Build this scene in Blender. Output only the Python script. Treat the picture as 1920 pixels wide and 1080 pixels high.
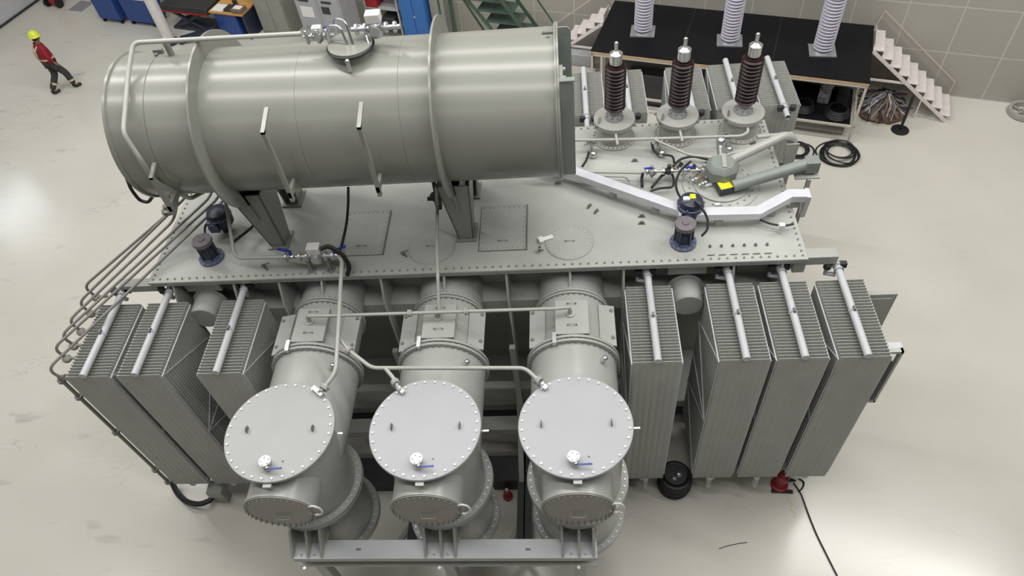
import bpy, bmesh, math, random
from mathutils import Vector, Matrix
random.seed(7)
S = bpy.context.scene
for o in list(bpy.data.objects): bpy.data.objects.remove(o, do_unlink=True)
COL = S.collection
PI = math.pi

# ------------------------------------------------------------------ camera
CAM = Vector((0.191, -4.793, 11.026)); F = 1352.0
YAW, PITCH, ROLL = math.radians(-7.436), math.radians(50.061), math.radians(7.697)
_f = Vector((math.sin(YAW)*math.cos(PITCH), math.cos(YAW)*math.cos(PITCH), -math.sin(PITCH)))
_r = Vector((math.cos(YAW), -math.sin(YAW), 0)); _d = _f.cross(_r)
RX = math.cos(ROLL)*_r + math.sin(ROLL)*_d; RD = -math.sin(ROLL)*_r + math.cos(ROLL)*_d
cd = bpy.data.cameras.new('camera'); cam = bpy.data.objects.new('camera', cd); COL.objects.link(cam)
cd.sensor_width = 36; cd.lens = F/1920*36; cd.clip_end = 200
mw = Matrix.Identity(4)
for i in range(3): mw[i][0] = RX[i]; mw[i][1] = -RD[i]; mw[i][2] = -_f[i]; mw[i][3] = CAM[i]
cam.matrix_world = mw; S.camera = cam

# ------------------------------------------------------------------ light and exposure
S.view_settings.view_transform = 'Standard'; S.view_settings.look = 'None'
S.view_settings.gamma = 1; S.view_settings.use_curve_mapping = False
S.view_settings.exposure = 0.0
W = bpy.data.worlds.new('hall_air'); S.world = W; W.use_nodes = True
W.node_tree.nodes['Background'].inputs[0].default_value = (0.93, 0.97, 1.0, 1)
W.node_tree.nodes['Background'].inputs[1].default_value = 0.012
def lamp(name, u, v, z, sx, sy, e, col=(1, 0.985, 0.96), tilt=None):
    a = math.radians(-17.9); l = bpy.data.lights.new(name, 'AREA'); l.shape = 'RECTANGLE'; l.size = sx; l.size_y = sy; l.energy = e; l.color = col
    o = bpy.data.objects.new(name, l); o.location = (u*math.cos(a)-v*math.sin(a), u*math.sin(a)+v*math.cos(a), z); o.rotation_euler = tilt or (0, 0, a); COL.objects.link(o); return o
# rows of ceiling lamps run along the hall
for v, e in ((-12.2, 420), (-2.65, 1020), (2.10, 1450)): lamp('strip_light', -3.5, v, 14.5, 26, 0.45, e)
lamp('strip_light', -7.5, 6.85, 14.5, 20, 0.45, 900)
lamp('strip_light', 8.6, 6.85, 14.5, 7, 1.6, 780)

# ------------------------------------------------------------------ materials
def mat(name, col, rough=0.5, metal=0.0, var=0.06, scale=6.0, emit=0, coat=0.0, bump=0.0, alpha=None, spec=0.5):
    m = bpy.data.materials.new(name); m.use_nodes = True; nt = m.node_tree; b = nt.nodes['Principled BSDF']
    b.inputs['Roughness'].default_value = rough; b.inputs['Metallic'].default_value = metal
    b.inputs['Specular IOR Level'].default_value = spec
    if coat: b.inputs['Coat Weight'].default_value = coat; b.inputs['Coat Roughness'].default_value = 0.12
    if var:
        tc = nt.nodes.new('ShaderNodeTexCoord'); n = nt.nodes.new('ShaderNodeTexNoise'); n.inputs['Scale'].default_value = scale
        n.inputs['Detail'].default_value = 6; nt.links.new(tc.outputs['Object'], n.inputs['Vector'])
        r = nt.nodes.new('ShaderNodeValToRGB'); r.color_ramp.elements[0].position = 0.3; r.color_ramp.elements[1].position = 0.7
        r.color_ramp.elements[0].color = (*[c*(1-var) for c in col], 1); r.color_ramp.elements[1].color = (*[min(1, c*(1+var)) for c in col], 1)
        nt.links.new(n.outputs['Fac'], r.inputs['Fac']); nt.links.new(r.outputs['Color'], b.inputs['Base Color'])
        if bump:
            bp = nt.nodes.new('ShaderNodeBump'); bp.inputs['Strength'].default_value = bump; bp.inputs['Distance'].default_value = 0.01
            nt.links.new(n.outputs['Fac'], bp.inputs['Height']); nt.links.new(bp.outputs['Normal'], b.inputs['Normal'])
    else: b.inputs['Base Color'].default_value = (*col, 1)
    if emit: b.inputs['Emission Color'].default_value = (*col, 1); b.inputs['Emission Strength'].default_value = emit
    return m
M = {}
M['paint'] = mat('grey_green_paint', (0.37, 0.375, 0.345), 0.33, var=0.05, scale=2.5)
M['cons'] = mat('conservator_paint', (0.25, 0.255, 0.225), 0.26, var=0.02, scale=1.5)
M['lid'] = mat('lid_paint', (0.34, 0.35, 0.335), 0.4, var=0.02, scale=3)
M['lidsheen'] = mat('cool_lid_paint', (0.365, 0.37, 0.385), 0.4, var=0.02, scale=3)  # same lid paint with reflected ceiling light mixed into its colour
M['cover'] = mat('cover_paint', (0.40, 0.41, 0.38), 0.38, var=0.10, scale=1.6)
M['turret'] = mat('turret_paint', (0.36, 0.37, 0.345), 0.3, var=0.05, scale=3)
M['fin'] = mat('radiator_paint', (0.34, 0.345, 0.32), 0.45, var=0.06, scale=3)
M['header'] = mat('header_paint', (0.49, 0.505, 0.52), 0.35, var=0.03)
M['pipe'] = mat('pipe_paint', (0.40, 0.40, 0.37), 0.35, var=0.04)
M['dkpipe'] = mat('dusty_pipe', (0.23, 0.22, 0.20), 0.4, var=0.08)
M['steel'] = mat('stainless_steel', (0.62, 0.62, 0.62), 0.28, 0.9, var=0.05)
M['bolt'] = mat('zinc_bolt', (0.72, 0.72, 0.72), 0.35, 0.5, var=0)
M['dkbolt'] = mat('painted_bolt', (0.16, 0.165, 0.15), 0.5, var=0)
M['galv'] = mat('galvanised_sheet', (0.74, 0.74, 0.79), 0.35, 0.25, var=0.06, scale=5)
M['brass'] = mat('brass', (0.45, 0.36, 0.22), 0.35, 0.7, var=0.1)
M['black'] = mat('black_rubber', (0.012, 0.012, 0.014), 0.5, var=0)
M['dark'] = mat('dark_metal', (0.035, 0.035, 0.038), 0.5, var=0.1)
M['porcelain'] = mat('brown_glaze', (0.018, 0.006, 0.006), 0.38, var=0.05, spec=.35)
M['alu'] = mat('cast_aluminium', (0.55, 0.56, 0.58), 0.35, 0.7, var=0.05)
M['foot'] = mat('dull_cast_foot', (0.30, 0.30, 0.31), 0.5, 0.2, var=0.15, scale=30)
M['navy'] = mat('navy_paint', (0.022, 0.030, 0.055), 0.4, var=0.15, scale=12)
M['navylite'] = mat('slate_blue_paint', (0.10, 0.12, 0.19), 0.45, var=0.15, scale=12)
M['capmat'] = mat('purple_grey_cap', (0.16, 0.14, 0.155), 0.5, var=0.12, scale=20)
M['bluehandle'] = mat('blue_handle', (0.02, 0.035, 0.30), 0.35, var=0)
M['yellow'] = mat('yellow_label', (0.85, 0.78, 0.02), 0.5, var=0)
M['white'] = mat('white_paint', (0.72, 0.70, 0.68), 0.45, var=0.04)
M['stair'] = mat('stair_paint', (0.74, 0.68, 0.66), 0.5, var=0.08, scale=10)
M['platetop'] = mat('black_rubber_mat', (0.005, 0.005, 0.007), 0.5, var=0.25, scale=1.2, spec=.25)
M['wood'] = mat('plywood_edge', (0.52, 0.36, 0.20), 0.6, var=0.15, scale=9)
M['cream'] = mat('cream_frame', (0.55, 0.50, 0.43), 0.5, var=0.06)
M['polymer'] = mat('grey_polymer_sheds', (0.60, 0.58, 0.66), 0.45, var=0.04)
M['binblue'] = mat('blue_cart_paint', (0.022, 0.065, 0.26), 0.4, var=0.12)
M['bluecab'] = mat('bright_blue_door', (0.03, 0.15, 0.45), 0.35, var=0.04)
M['red'] = mat('red_paint', (0.32, 0.015, 0.02), 0.45, var=0.15)
M['redcloth'] = mat('red_cloth', (0.27, 0.012, 0.022), 0.85, var=0.25, scale=14)
M['trouser'] = mat('dark_grey_cloth', (0.045, 0.045, 0.045), 0.9, var=0.25, scale=14)
M['hivis'] = mat('reflective_band', (0.62, 0.52, 0.33), 0.5, var=0.1)
M['helmet'] = mat('yellow_helmet', (0.72, 0.80, 0.06), 0.3, var=0)
M['skin'] = mat('skin', (0.30, 0.17, 0.11), 0.6, var=0.05)
M['hair'] = mat('dark_hair', (0.012, 0.010, 0.010), 0.8, var=0.2)
M['cabgrey'] = mat('light_grey_cabinet', (0.38, 0.385, 0.40), 0.45, var=0.04)
M['cabbeige'] = mat('beige_grey_cabinet', (0.30, 0.30, 0.265), 0.5, var=0.05)
M['panelwhite'] = mat('white_panel', (0.75, 0.75, 0.75), 0.4, var=0)
M['green'] = mat('green_ladder_paint', (0.055, 0.095, 0.07), 0.5, var=0.15)
M['orange'] = mat('orange_wood', (0.60, 0.33, 0.10), 0.5, var=0.12, scale=4)
M['paper'] = mat('white_paper', (0.85, 0.85, 0.83), 0.7, var=0)
M['brown'] = mat('brown_wrap', (0.20, 0.13, 0.09), 0.6, var=0.3, scale=10)
M['foil'] = mat('grey_plastic_film', (0.32, 0.32, 0.35), 0.25, var=0.5, scale=10)
M['doorplate'] = mat('brown_grey_hatch', (0.26, 0.25, 0.22), 0.4, var=0.06)
M['matgrey2'] = mat('dull_grey_cast_wheel', (.36, .355, .33), .5)
M['matgrey'] = mat('grey_floor_mat', (0.27, 0.28, 0.31), 0.6, var=0.06)

# floor: pale epoxy with scuffs, rings and wear
def floor_mat():
    m = bpy.data.materials.new('epoxy_floor'); m.use_nodes = True; nt = m.node_tree; N = nt.nodes.new; L = nt.links.new
    b = nt.nodes['Principled BSDF']; tc = N('ShaderNodeTexCoord')
    n1 = N('ShaderNodeTexNoise'); n1.inputs['Scale'].default_value = 0.35; n1.inputs['Detail'].default_value = 5; L(tc.outputs['Object'], n1.inputs['Vector'])
    r1 = N('ShaderNodeValToRGB'); r1.color_ramp.elements[0].position = .3; r1.color_ramp.elements[1].position = .72
    r1.color_ramp.elements[0].color = (0.58, 0.565, 0.50, 1); r1.color_ramp.elements[1].color = (0.67, 0.65, 0.585, 1); L(n1.outputs['Fac'], r1.inputs['Fac'])
    # thin arc scuffs
    mp = N('ShaderNodeMapping'); mp.inputs['Scale'].default_value = (0.35, 1.1, 1); mp.inputs['Rotation'].default_value = (0, 0, 0.7); L(tc.outputs['Object'], mp.inputs['Vector'])
    n2 = N('ShaderNodeTexNoise'); n2.inputs['Scale'].default_value = 1.3; n2.inputs['Detail'].default_value = 3; n2.inputs['Distortion'].default_value = 0.6; L(mp.outputs[0], n2.inputs['Vector'])
    a = N('ShaderNodeMath'); a.operation = 'SUBTRACT'; a.inputs[1].default_value = 0.5; L(n2.outputs['Fac'], a.inputs[0])
    ab = N('ShaderNodeMath'); ab.operation = 'ABSOLUTE'; L(a.outputs[0], ab.inputs[0])
    r2 = N('ShaderNodeValToRGB'); r2.color_ramp.elements[0].color = (1, 1, 1, 1); r2.color_ramp.elements[1].color = (0, 0, 0, 1); r2.color_ramp.elements[1].position = 0.006; L(ab.outputs[0], r2.inputs['Fac'])
    n3 = N('ShaderNodeTexNoise'); n3.inputs['Scale'].default_value = 0.6; n3.inputs['Detail'].default_value = 2; L(tc.outputs['Object'], n3.inputs['Vector'])
    r3 = N('ShaderNodeValToRGB'); r3.color_ramp.elements[0].position = .5; r3.color_ramp.elements[1].position = .68; L(n3.outputs['Fac'], r3.inputs['Fac'])
    mu = N('ShaderNodeMath'); mu.operation = 'MULTIPLY'; L(r2.outputs['Color'], mu.inputs[0]); L(r3.outputs['Color'], mu.inputs[1])
    mu2 = N('ShaderNodeMath'); mu2.operation = 'MULTIPLY'; mu2.inputs[1].default_value = .6; L(mu.outputs[0], mu2.inputs[0])
    # small dabs
    n4 = N('ShaderNodeTexNoise'); n4.inputs['Scale'].default_value = 3.0; n4.inputs['Detail'].default_value = 4; L(mp.outputs[0], n4.inputs['Vector'])
    r4 = N('ShaderNodeValToRGB'); r4.color_ramp.elements[0].position = .63; r4.color_ramp.elements[1].position = .74; L(n4.outputs['Fac'], r4.inputs['Fac'])
    mu3 = N('ShaderNodeMath'); mu3.operation = 'MULTIPLY_ADD'; mu3.inputs[1].default_value = .5; L(r4.outputs['Color'], mu3.inputs[0]); L(mu2.outputs[0], mu3.inputs[2])
    mx = N('ShaderNodeMix'); mx.data_type = 'RGBA'; mx.inputs[7].default_value = (0.22, 0.21, 0.20, 1); sxx = N('ShaderNodeSeparateXYZ'); L(tc.outputs['Object'], sxx.inputs[0]); mr = N('ShaderNodeMapRange'); mr.inputs['From Min'].default_value = -9; mr.inputs['From Max'].default_value = -3; mr.inputs['To Min'].default_value = .75; mr.inputs['To Max'].default_value = .16; L(sxx.outputs[0], mr.inputs['Value']); mu4 = N('ShaderNodeMath'); mu4.operation = 'MULTIPLY'; L(mu3.outputs[0], mu4.inputs[0]); L(mr.outputs[0], mu4.inputs[1]); L(mu4.outputs[0], mx.inputs[0]); L(r1.outputs['Color'], mx.inputs[6])
    L(mx.outputs[2], b.inputs['Base Color'])
    r5 = N('ShaderNodeMapRange'); r5.inputs['To Min'].default_value = .13; r5.inputs['To Max'].default_value = .26; L(n1.outputs['Fac'], r5.inputs['Value']); L(r5.outputs[0], b.inputs['Roughness'])
    return m
M['floor'] = floor_mat(); M['drive'] = mat('green_grey_drive_paint', (0.22, 0.245, 0.225), 0.35, var=0.04)
def wall_mat():
    m = bpy.data.materials.new('wall_panels'); m.use_nodes = True; nt = m.node_tree; N = nt.nodes.new; L = nt.links.new
    b = nt.nodes['Principled BSDF']; b.inputs['Roughness'].default_value = .6
    tc = N('ShaderNodeTexCoord'); sx = N('ShaderNodeSeparateXYZ'); L(tc.outputs['Object'], sx.inputs[0])
    def line(out, off, pitch, w):
        a = N('ShaderNodeMath'); a.operation = 'SUBTRACT'; a.inputs[1].default_value = off; L(out, a.inputs[0])
        p = N('ShaderNodeMath'); p.operation = 'PINGPONG'; p.inputs[1].default_value = pitch/2; L(a.outputs[0], p.inputs[0])
        c = N('ShaderNodeMath'); c.operation = 'LESS_THAN'; c.inputs[1].default_value = w; L(p.outputs[0], c.inputs[0]); return c.outputs[0]
    v = line(sx.outputs[0], 4.23, 1.09, 0.012); h = line(sx.outputs[2], 1.10, 1.085, 0.012)
    mxm = N('ShaderNodeMath'); mxm.operation = 'MAXIMUM'; L(v, mxm.inputs[0]); L(h, mxm.inputs[1])
    fine = line(sx.outputs[0], 0, 0.045, 0.008)
    fm = N('ShaderNodeMath'); fm.operation = 'MULTIPLY'; fm.inputs[1].default_value = .22; L(fine, fm.inputs[0])
    n = N('ShaderNodeTexNoise'); n.inputs['Scale'].default_value = 1.2; L(tc.outputs['Object'], n.inputs['Vector'])
    r = N('ShaderNodeValToRGB'); r.color_ramp.elements[0].color = (.36, .345, .30, 1); r.color_ramp.elements[1].color = (.42, .40, .355, 1); L(n.outputs['Fac'], r.inputs['Fac'])
    m1 = N('ShaderNodeMix'); m1.data_type = 'RGBA'; m1.inputs[7].default_value = (.52, .51, .47, 1); L(fm.outputs[0], m1.inputs[0]); L(r.outputs['Color'], m1.inputs[6])
    m2 = N('ShaderNodeMix'); m2.data_type = 'RGBA'; m2.inputs[7].default_value = (.56, .545, .49, 1); L(mxm.outputs[0], m2.inputs[0]); L(m1.outputs[2], m2.inputs[6])
    L(m2.outputs[2], b.inputs['Base Color']); return m
M['wall'] = wall_mat()

# ------------------------------------------------------------------ helpers
def ray(u, v): return RX*((u-960)/F) + RD*((v-540)/F) + _f
def at(u, v, ax, val):
    """the point seen at (u, v) on the plane whose coordinate ax equals val"""
    d = ray(u, v); t = (val-CAM[ax])/d[ax]; return CAM + t*d
RA = math.radians(-17.9); ROOM = Matrix.Rotation(RA, 4, 'Z')
def rm(u, v, z=0): return ROOM @ Vector((u, v, z))

class MB:
    def __init__(s, T=None): s.v = []; s.f = []; s.T = T
    def add(s, vs, fs):
        n = len(s.v)
        for p in vs:
            p = Vector(p); s.v.append(s.T @ p if s.T else p)
        s.f += [tuple(i+n for i in f) for f in fs]; return s
    def box(s, x0, x1, y0, y1, z0, z1, T=None):
        vs = [Vector((x, y, z)) for z in (z0, z1) for y in (y0, y1) for x in (x0, x1)]
        if T: vs = [T @ p for p in vs]
        return s.add(vs, [(0, 2, 3, 1), (4, 5, 7, 6), (0, 1, 5, 4), (2, 6, 7, 3), (0, 4, 6, 2), (1, 3, 7, 5)])
    def bar(s, p, q, w, h, up=(0, 0, 1)):
        p = Vector(p); q = Vector(q); d = (q-p).normalized(); up = Vector(up)
        if abs(d.dot(up)) > .98: up = Vector((0, 1, 0))
        a = d.cross(up).normalized()*w/2; b = a.cross(d).normalized()*h/2
        vs = [p-a-b, p+a-b, p+a+b, p-a+b, q-a-b, q+a-b, q+a+b, q-a+b]
        return s.add(vs, [(0, 1, 2, 3), (7, 6, 5, 4), (0, 4, 5, 1), (1, 5, 6, 2), (2, 6, 7, 3), (3, 7, 4, 0)])
    def prism(s, pts, vec):
        pts = [Vector(p) for p in pts]; vec = Vector(vec); n = len(pts)
        return s.add(pts+[p+vec for p in pts], [tuple(range(n)), tuple(reversed(range(n, 2*n)))]+[(i, i+n, (i+1) % n+n, (i+1) % n) for i in range(n)])
    def lathe(s, prof, o, axis=(0, 0, 1), n=32):
        o = Vector(o); ax = Vector(axis).normalized(); t = Vector((1, 0, 0)) if abs(ax.x) < .9 else Vector((0, 1, 0))
        a = (t-ax*t.dot(ax)).normalized(); b = ax.cross(a); vs = []; fs = []; rows = []
        for r, h in prof:
            if r < 1e-6: rows.append([len(vs)]); vs.append(o+ax*h)
            else:
                rows.append(list(range(len(vs), len(vs)+n)))
                vs += [o+ax*h+(a*math.cos(2*PI*k/n)+b*math.sin(2*PI*k/n))*r for k in range(n)]
        for A, B in zip(rows, rows[1:]):
            for k in range(n):
                k2 = (k+1) % n
                if len(A) == 1 and len(B) == 1: continue
                if len(A) == 1: fs.append((A[0], B[k2], B[k]))
                elif len(B) == 1: fs.append((A[k], A[k2], B[0]))
                else: fs.append((A[k], A[k2], B[k2], B[k]))
        return s.add(vs, fs)
    def cyl(s, p, q, r, n=20, r2=None):
        p = Vector(p); q = Vector(q); d = q-p; h = d.length; r2 = r if r2 is None else r2
        return s.lathe([(0, 0), (r, 0), (r2, h), (0, h)], p, d, n)
    def tube(s, pts, r, n=10, bend=0.0, closed=False):
        pts = [Vector(p) for p in pts]
        if bend:
            q = [pts[0]]
            for a, b, c in zip(pts, pts[1:], pts[2:]):
                l = min(bend, (b-a).length*.45, (c-b).length*.45); s0 = b+(a-b).normalized()*l; s1 = b+(c-b).normalized()*l
                for k in range(6): t = k/5; q.append(s0*(1-t)**2+b*2*t*(1-t)+s1*t*t)
            q.append(pts[-1]); pts = q
        m = len(pts); d = (pts[1]-pts[0]).normalized(); t = Vector((0, 0, 1)) if abs(d.z) < .9 else Vector((1, 0, 0))
        a = (t-d*t.dot(d)).normalized(); vs = []
        for i in range(m):
            if closed: d = (pts[(i+1) % m]-pts[i-1]).normalized()
            elif 0 < i < m-1: d = ((pts[i+1]-pts[i]).normalized()+(pts[i]-pts[i-1]).normalized()).normalized()
            elif i == m-1: d = (pts[i]-pts[i-1]).normalized()
            a = (a-d*a.dot(d)).normalized(); b = d.cross(a)
            vs += [pts[i]+(a*math.cos(2*PI*k/n)+b*math.sin(2*PI*k/n))*r for k in range(n)]
        fs = [(i*n+k, i*n+(k+1) % n, ((i+1) % m)*n+(k+1) % n, ((i+1) % m)*n+k) for i in range(m if closed else m-1) for k in range(n)]
        if not closed: fs += [tuple(reversed(range(n))), tuple(range((m-1)*n, m*n))]
        return s.add(vs, fs)
    def torus(s, c, R, r, axis=(0, 0, 1), n=40, m=8):
        c = Vector(c); ax = Vector(axis).normalized(); t = Vector((1, 0, 0)) if abs(ax.x) < .9 else Vector((0, 1, 0))
        a = (t-ax*t.dot(ax)).normalized(); b = ax.cross(a)
        return s.tube([c+(a*math.cos(2*PI*k/n)+b*math.sin(2*PI*k/n))*R for k in range(n)], r, m, closed=True)
    def bolts(s, c, axis, R, n, r=.012, h=.014, a0=0, a1=2*PI, both=0):
        c = Vector(c); ax = Vector(axis).normalized(); t = Vector((1, 0, 0)) if abs(ax.x) < .9 else Vector((0, 1, 0))
        a = (t-ax*t.dot(ax)).normalized(); b = ax.cross(a)
        for k in range(n):
            w = a0+(a1-a0)*(k+.5)/n; p = c+(a*math.cos(w)+b*math.sin(w))*R
            s.cyl(p-ax*both, p+ax*h, r, 6)
        return s
    def sphere(s, c, r, n=16, sz=1.0):
        return s.lathe([(r*math.sin(PI*k/8), -r*sz*math.cos(PI*k/8)) for k in range(9)], c, (0, 0, 1), n)

def origin(o): return Vector(o['_w']) if o is not None and '_w' in o else Vector((0, 0, 0))
WORLDS = {}
def build(name, mb, m, parent=None, bevel=0.0, smooth=True, label=None, kind=None):
    me = bpy.data.meshes.new(name); base = WORLDS.get(parent, Vector((0, 0, 0)))
    me.from_pydata([p-base for p in mb.v], [], mb.f); me.materials.append(M[m] if isinstance(m, str) else m)
    bmm = bmesh.new(); bmm.from_mesh(me); bmesh.ops.recalc_face_normals(bmm, faces=bmm.faces); bmm.to_mesh(me); bmm.free()
    if smooth:
        me.polygons.foreach_set('use_smooth', [True]*len(me.polygons)); me.set_sharp_from_angle(angle=math.radians(35))
    o = bpy.data.objects.new(name, me); COL.objects.link(o)
    if parent is not None: o.parent = parent
    WORLDS[o] = base
    if bevel:
        b = o.modifiers.new('bevel', 'BEVEL'); b.width = bevel; b.segments = 2; b.limit_method = 'ANGLE'
    if label: o['label'] = label
    if kind: o['kind'] = kind
    return o
def ring_of_bolts(parent, c, axis, R_, n, r, h, m, both=0):
    c = Vector(c); ax = Vector(axis).normalized(); t = Vector((1, 0, 0)) if abs(ax.x) < .9 else Vector((0, 1, 0)); a = (t-ax*t.dot(ax)).normalized(); b = ax.cross(a)
    key = (tuple(ax), r, h, both, m); base = WORLDS[parent]
    if key not in BOLTS:
        mb = MB(); mb.cyl(-ax*both, ax*h, r, 6); me = bpy.data.meshes.new('bolt'); me.from_pydata(mb.v, [], mb.f); me.materials.append(M[m]); BOLTS[key] = me
    for k in range(n):
        w = 2*PI*(k+.5)/n; o = bpy.data.objects.new('bolt', BOLTS[key]); COL.objects.link(o); o.parent = parent; o.location = c+(a*math.cos(w)+b*math.sin(w))*R_-base
BOLTS = {}
def thing(name, label, cat, loc=(0, 0, 0), group=None):
    o = bpy.data.objects.new(name, None); COL.objects.link(o); o.location = loc; o.empty_display_size = .2
    o['label'] = label; o['category'] = cat
    if group: o['group'] = group
    WORLDS[o] = Vector(loc); return o
def solo(name, mb, m, label, cat, group=None, bevel=0, kind=None):
    # one-mesh thing, its origin put at its lowest middle
    xs = [p.x for p in mb.v]; ys = [p.y for p in mb.v]; zs = [p.z for p in mb.v]
    c = Vector(((min(xs)+max(xs))/2, (min(ys)+max(ys))/2, min(zs)))
    mb.v = [p-c for p in mb.v]; o = build(name, mb, m, None, bevel); o.location = c; WORLDS[o] = c
    o['label'] = label; o['category'] = cat
    if group: o['group'] = group
    if kind: o['kind'] = kind
    return o
def dup(o, loc, label=None, group=None, rz=0):
    r = o.copy(); COL.objects.link(r); r.location = loc; r.rotation_euler = (0, 0, rz)
    if label: r['label'] = label
    if group: r['group'] = group
    for ch in [c for c in KIDS(o)]:
        c = ch.copy(); COL.objects.link(c); c.parent = r
        for g in KIDS(ch):
            d = g.copy(); COL.objects.link(d); d.parent = c
    return r
def KIDS(o): return [c for c in list(bpy.data.objects) if c.parent == o]
def struct(name, mb, m): o = build(name, mb, m, None); o['kind'] = 'structure'; return o

# ------------------------------------------------------------------ the hall
WV = 12.12; WU = -21.85
fl = MB(ROOM); fl.box(WU-.3, 26, -24, WV+.3, -.1, 0); struct('floor', fl, 'floor')
def wall_obj(name, x0, x1, y0, y1):
    mb = MB(); mb.box(x0, x1, y0, y1, 0, 9.0); o = struct(name, mb, 'wall'); o.rotation_euler = (0, 0, RA); return o
wall_obj('wall_back', WU, 26, WV, WV+.2)
lw = MB(); lw.box(WU-.2, WU, -24, WV+.2, 0, 9.0); o = struct('wall_left', lw, mat('left_wall_paint', (.52, .53, .56), .6)); o.rotation_euler = (0, 0, RA)
wn = MB(); wn.box(WU-.02, WU+.01, 5.3, 7.3, 4.2, 5.7); o = struct('window_1', wn, mat('daylit_pane', (.85, .93, 1), .3, var=0, emit=5.5)); o.rotation_euler = (0, 0, RA)
tr = MB(); tr.box(WU, WU+.05, -24, WV, 0, .06); o = struct('baseboard_left', tr, 'dark'); o.rotation_euler = (0, 0, RA)

# ------------------------------------------------------------------ transformer tank
ZC = 4.05; TX0, TX1, TY0, TY1 = -5.50, 3.14, 1.30, 4.16
tank = thing('transformer_tank', 'long grey steel transformer tank with a flat bolted cover, under the big drum', 'transformer', (-1.2, 2.7, 0))
mb = MB(); mb.box(-5.25, 2.9, 1.68, 3.85, 3.10, 3.96); mb.box(-5.25, 2.9, 2.35, 3.85, .35, 3.10); build('tank_body', mb, 'paint', tank, .01)
mb = MB(); mb.box(TX0, TX1, TY0, TY1, ZC-.035, ZC); build('top_cover', mb, 'cover', tank, .004)
mb = MB(); mb.box(TX0+.02, TX1-.02, TY0+.01, TY1-.01, ZC-.09, ZC-.037); build('tank_flange', mb, 'paint', tank, .004)
# cover bolts
mb = MB(); n = 84
for k in range(n):
    x = TX0+.06+(TX1-TX0-.12)*k/(n-1)
    mb.cyl((x, TY0+.06, ZC-.005), (x, TY0+.06, ZC+.018), .014, 6); mb.cyl((x, TY1-.06, ZC-.005), (x, TY1-.06, ZC+.018), .014, 6)
for k in range(27):
    y = TY0+.14+(TY1-TY0-.28)*k/26
    for x in (TX0+.06, TX1-.06): mb.cyl((x, y, ZC-.005), (x, y, ZC+.018), .014, 6)
build('cover_bolts', mb, 'doorplate', tank, kind='stuff', label='rows of small bolts along the edge of the cover')
# vertical stiffeners at the front
for x in (-5.2, -4.35, -3.72, -3.13, -2.33, -1.48, -.66, .17, .86, 2.25, 2.85):
    mb = MB(); zb = .4 if x in (-3.72, -2.33, -.66, .86, -5.2, 2.85, 2.25, -4.35) else 3.8
    mb.prism([(x-.014, 1.70, ZC-.09), (x-.014, 1.33, ZC-.09), (x-.014, 1.19, 3.62), (x-.014, 1.17, .4), (x-.014, 1.30, .4), (x-.014, 1.34, 3.1), (x-.014, 1.70, 3.2)] if zb < 1 else [(x-.014, 1.70, ZC-.09), (x-.014, 1.33, ZC-.09), (x-.014, 1.17, 3.78), (x-.014, 1.70, 3.78)], (.028, 0, 0))
    build('stiffener', mb, 'paint', tank)
for x in (-4.9, -3.5, -2.0, -.6, .8, 2.2):
    mb = MB(); mb.box(x-.02, x+.02, 3.8, 4.1, .4, 3.95); build('stiffener', mb, 'paint', tank)
# horizontal box stiffeners and the lower skid frame
for z0, z1, y0, y1 in ((3.12, 3.38, 1.34, 1.70), (1.60, 1.66, 1.02, 1.14), (.42, .6, 1.35, 2.4)):
    mb = MB(); mb.box(-5.25 if z0 > 3 or z0 < .5 else -4.0, 2.9 if z0 > 3 or z0 < .5 else .9, y0, y1, z0, z1); build('horizontal_stiffener', mb, 'paint', tank, .006)
mb = MB()
for y in (1.5, 4.0): mb.box(-5.3, 3.0, y-.12, y+.12, .12, .36)
for x in (-4.8, -2.6, 0, 2.6): mb.box(x-.15, x+.15, 1.3, 4.2, 0, .12)
build('base_skid', mb, 'dark', tank, .006)
# right and left end beams carrying the outermost radiators
mb = MB(); mb.box(3.14, 3.52, 1.34, 1.50, ZC-.16, ZC-.02); mb.box(3.0, 3.15, 1.34, 1.5, ZC-.3, ZC-.1); build('end_beam', mb, 'paint', tank, .004)
mb = MB(); mb.box(-5.98, -5.45, 1.34, 1.48, ZC-.22, ZC-.1); build('end_beam', mb, 'paint', tank, .004)
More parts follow.
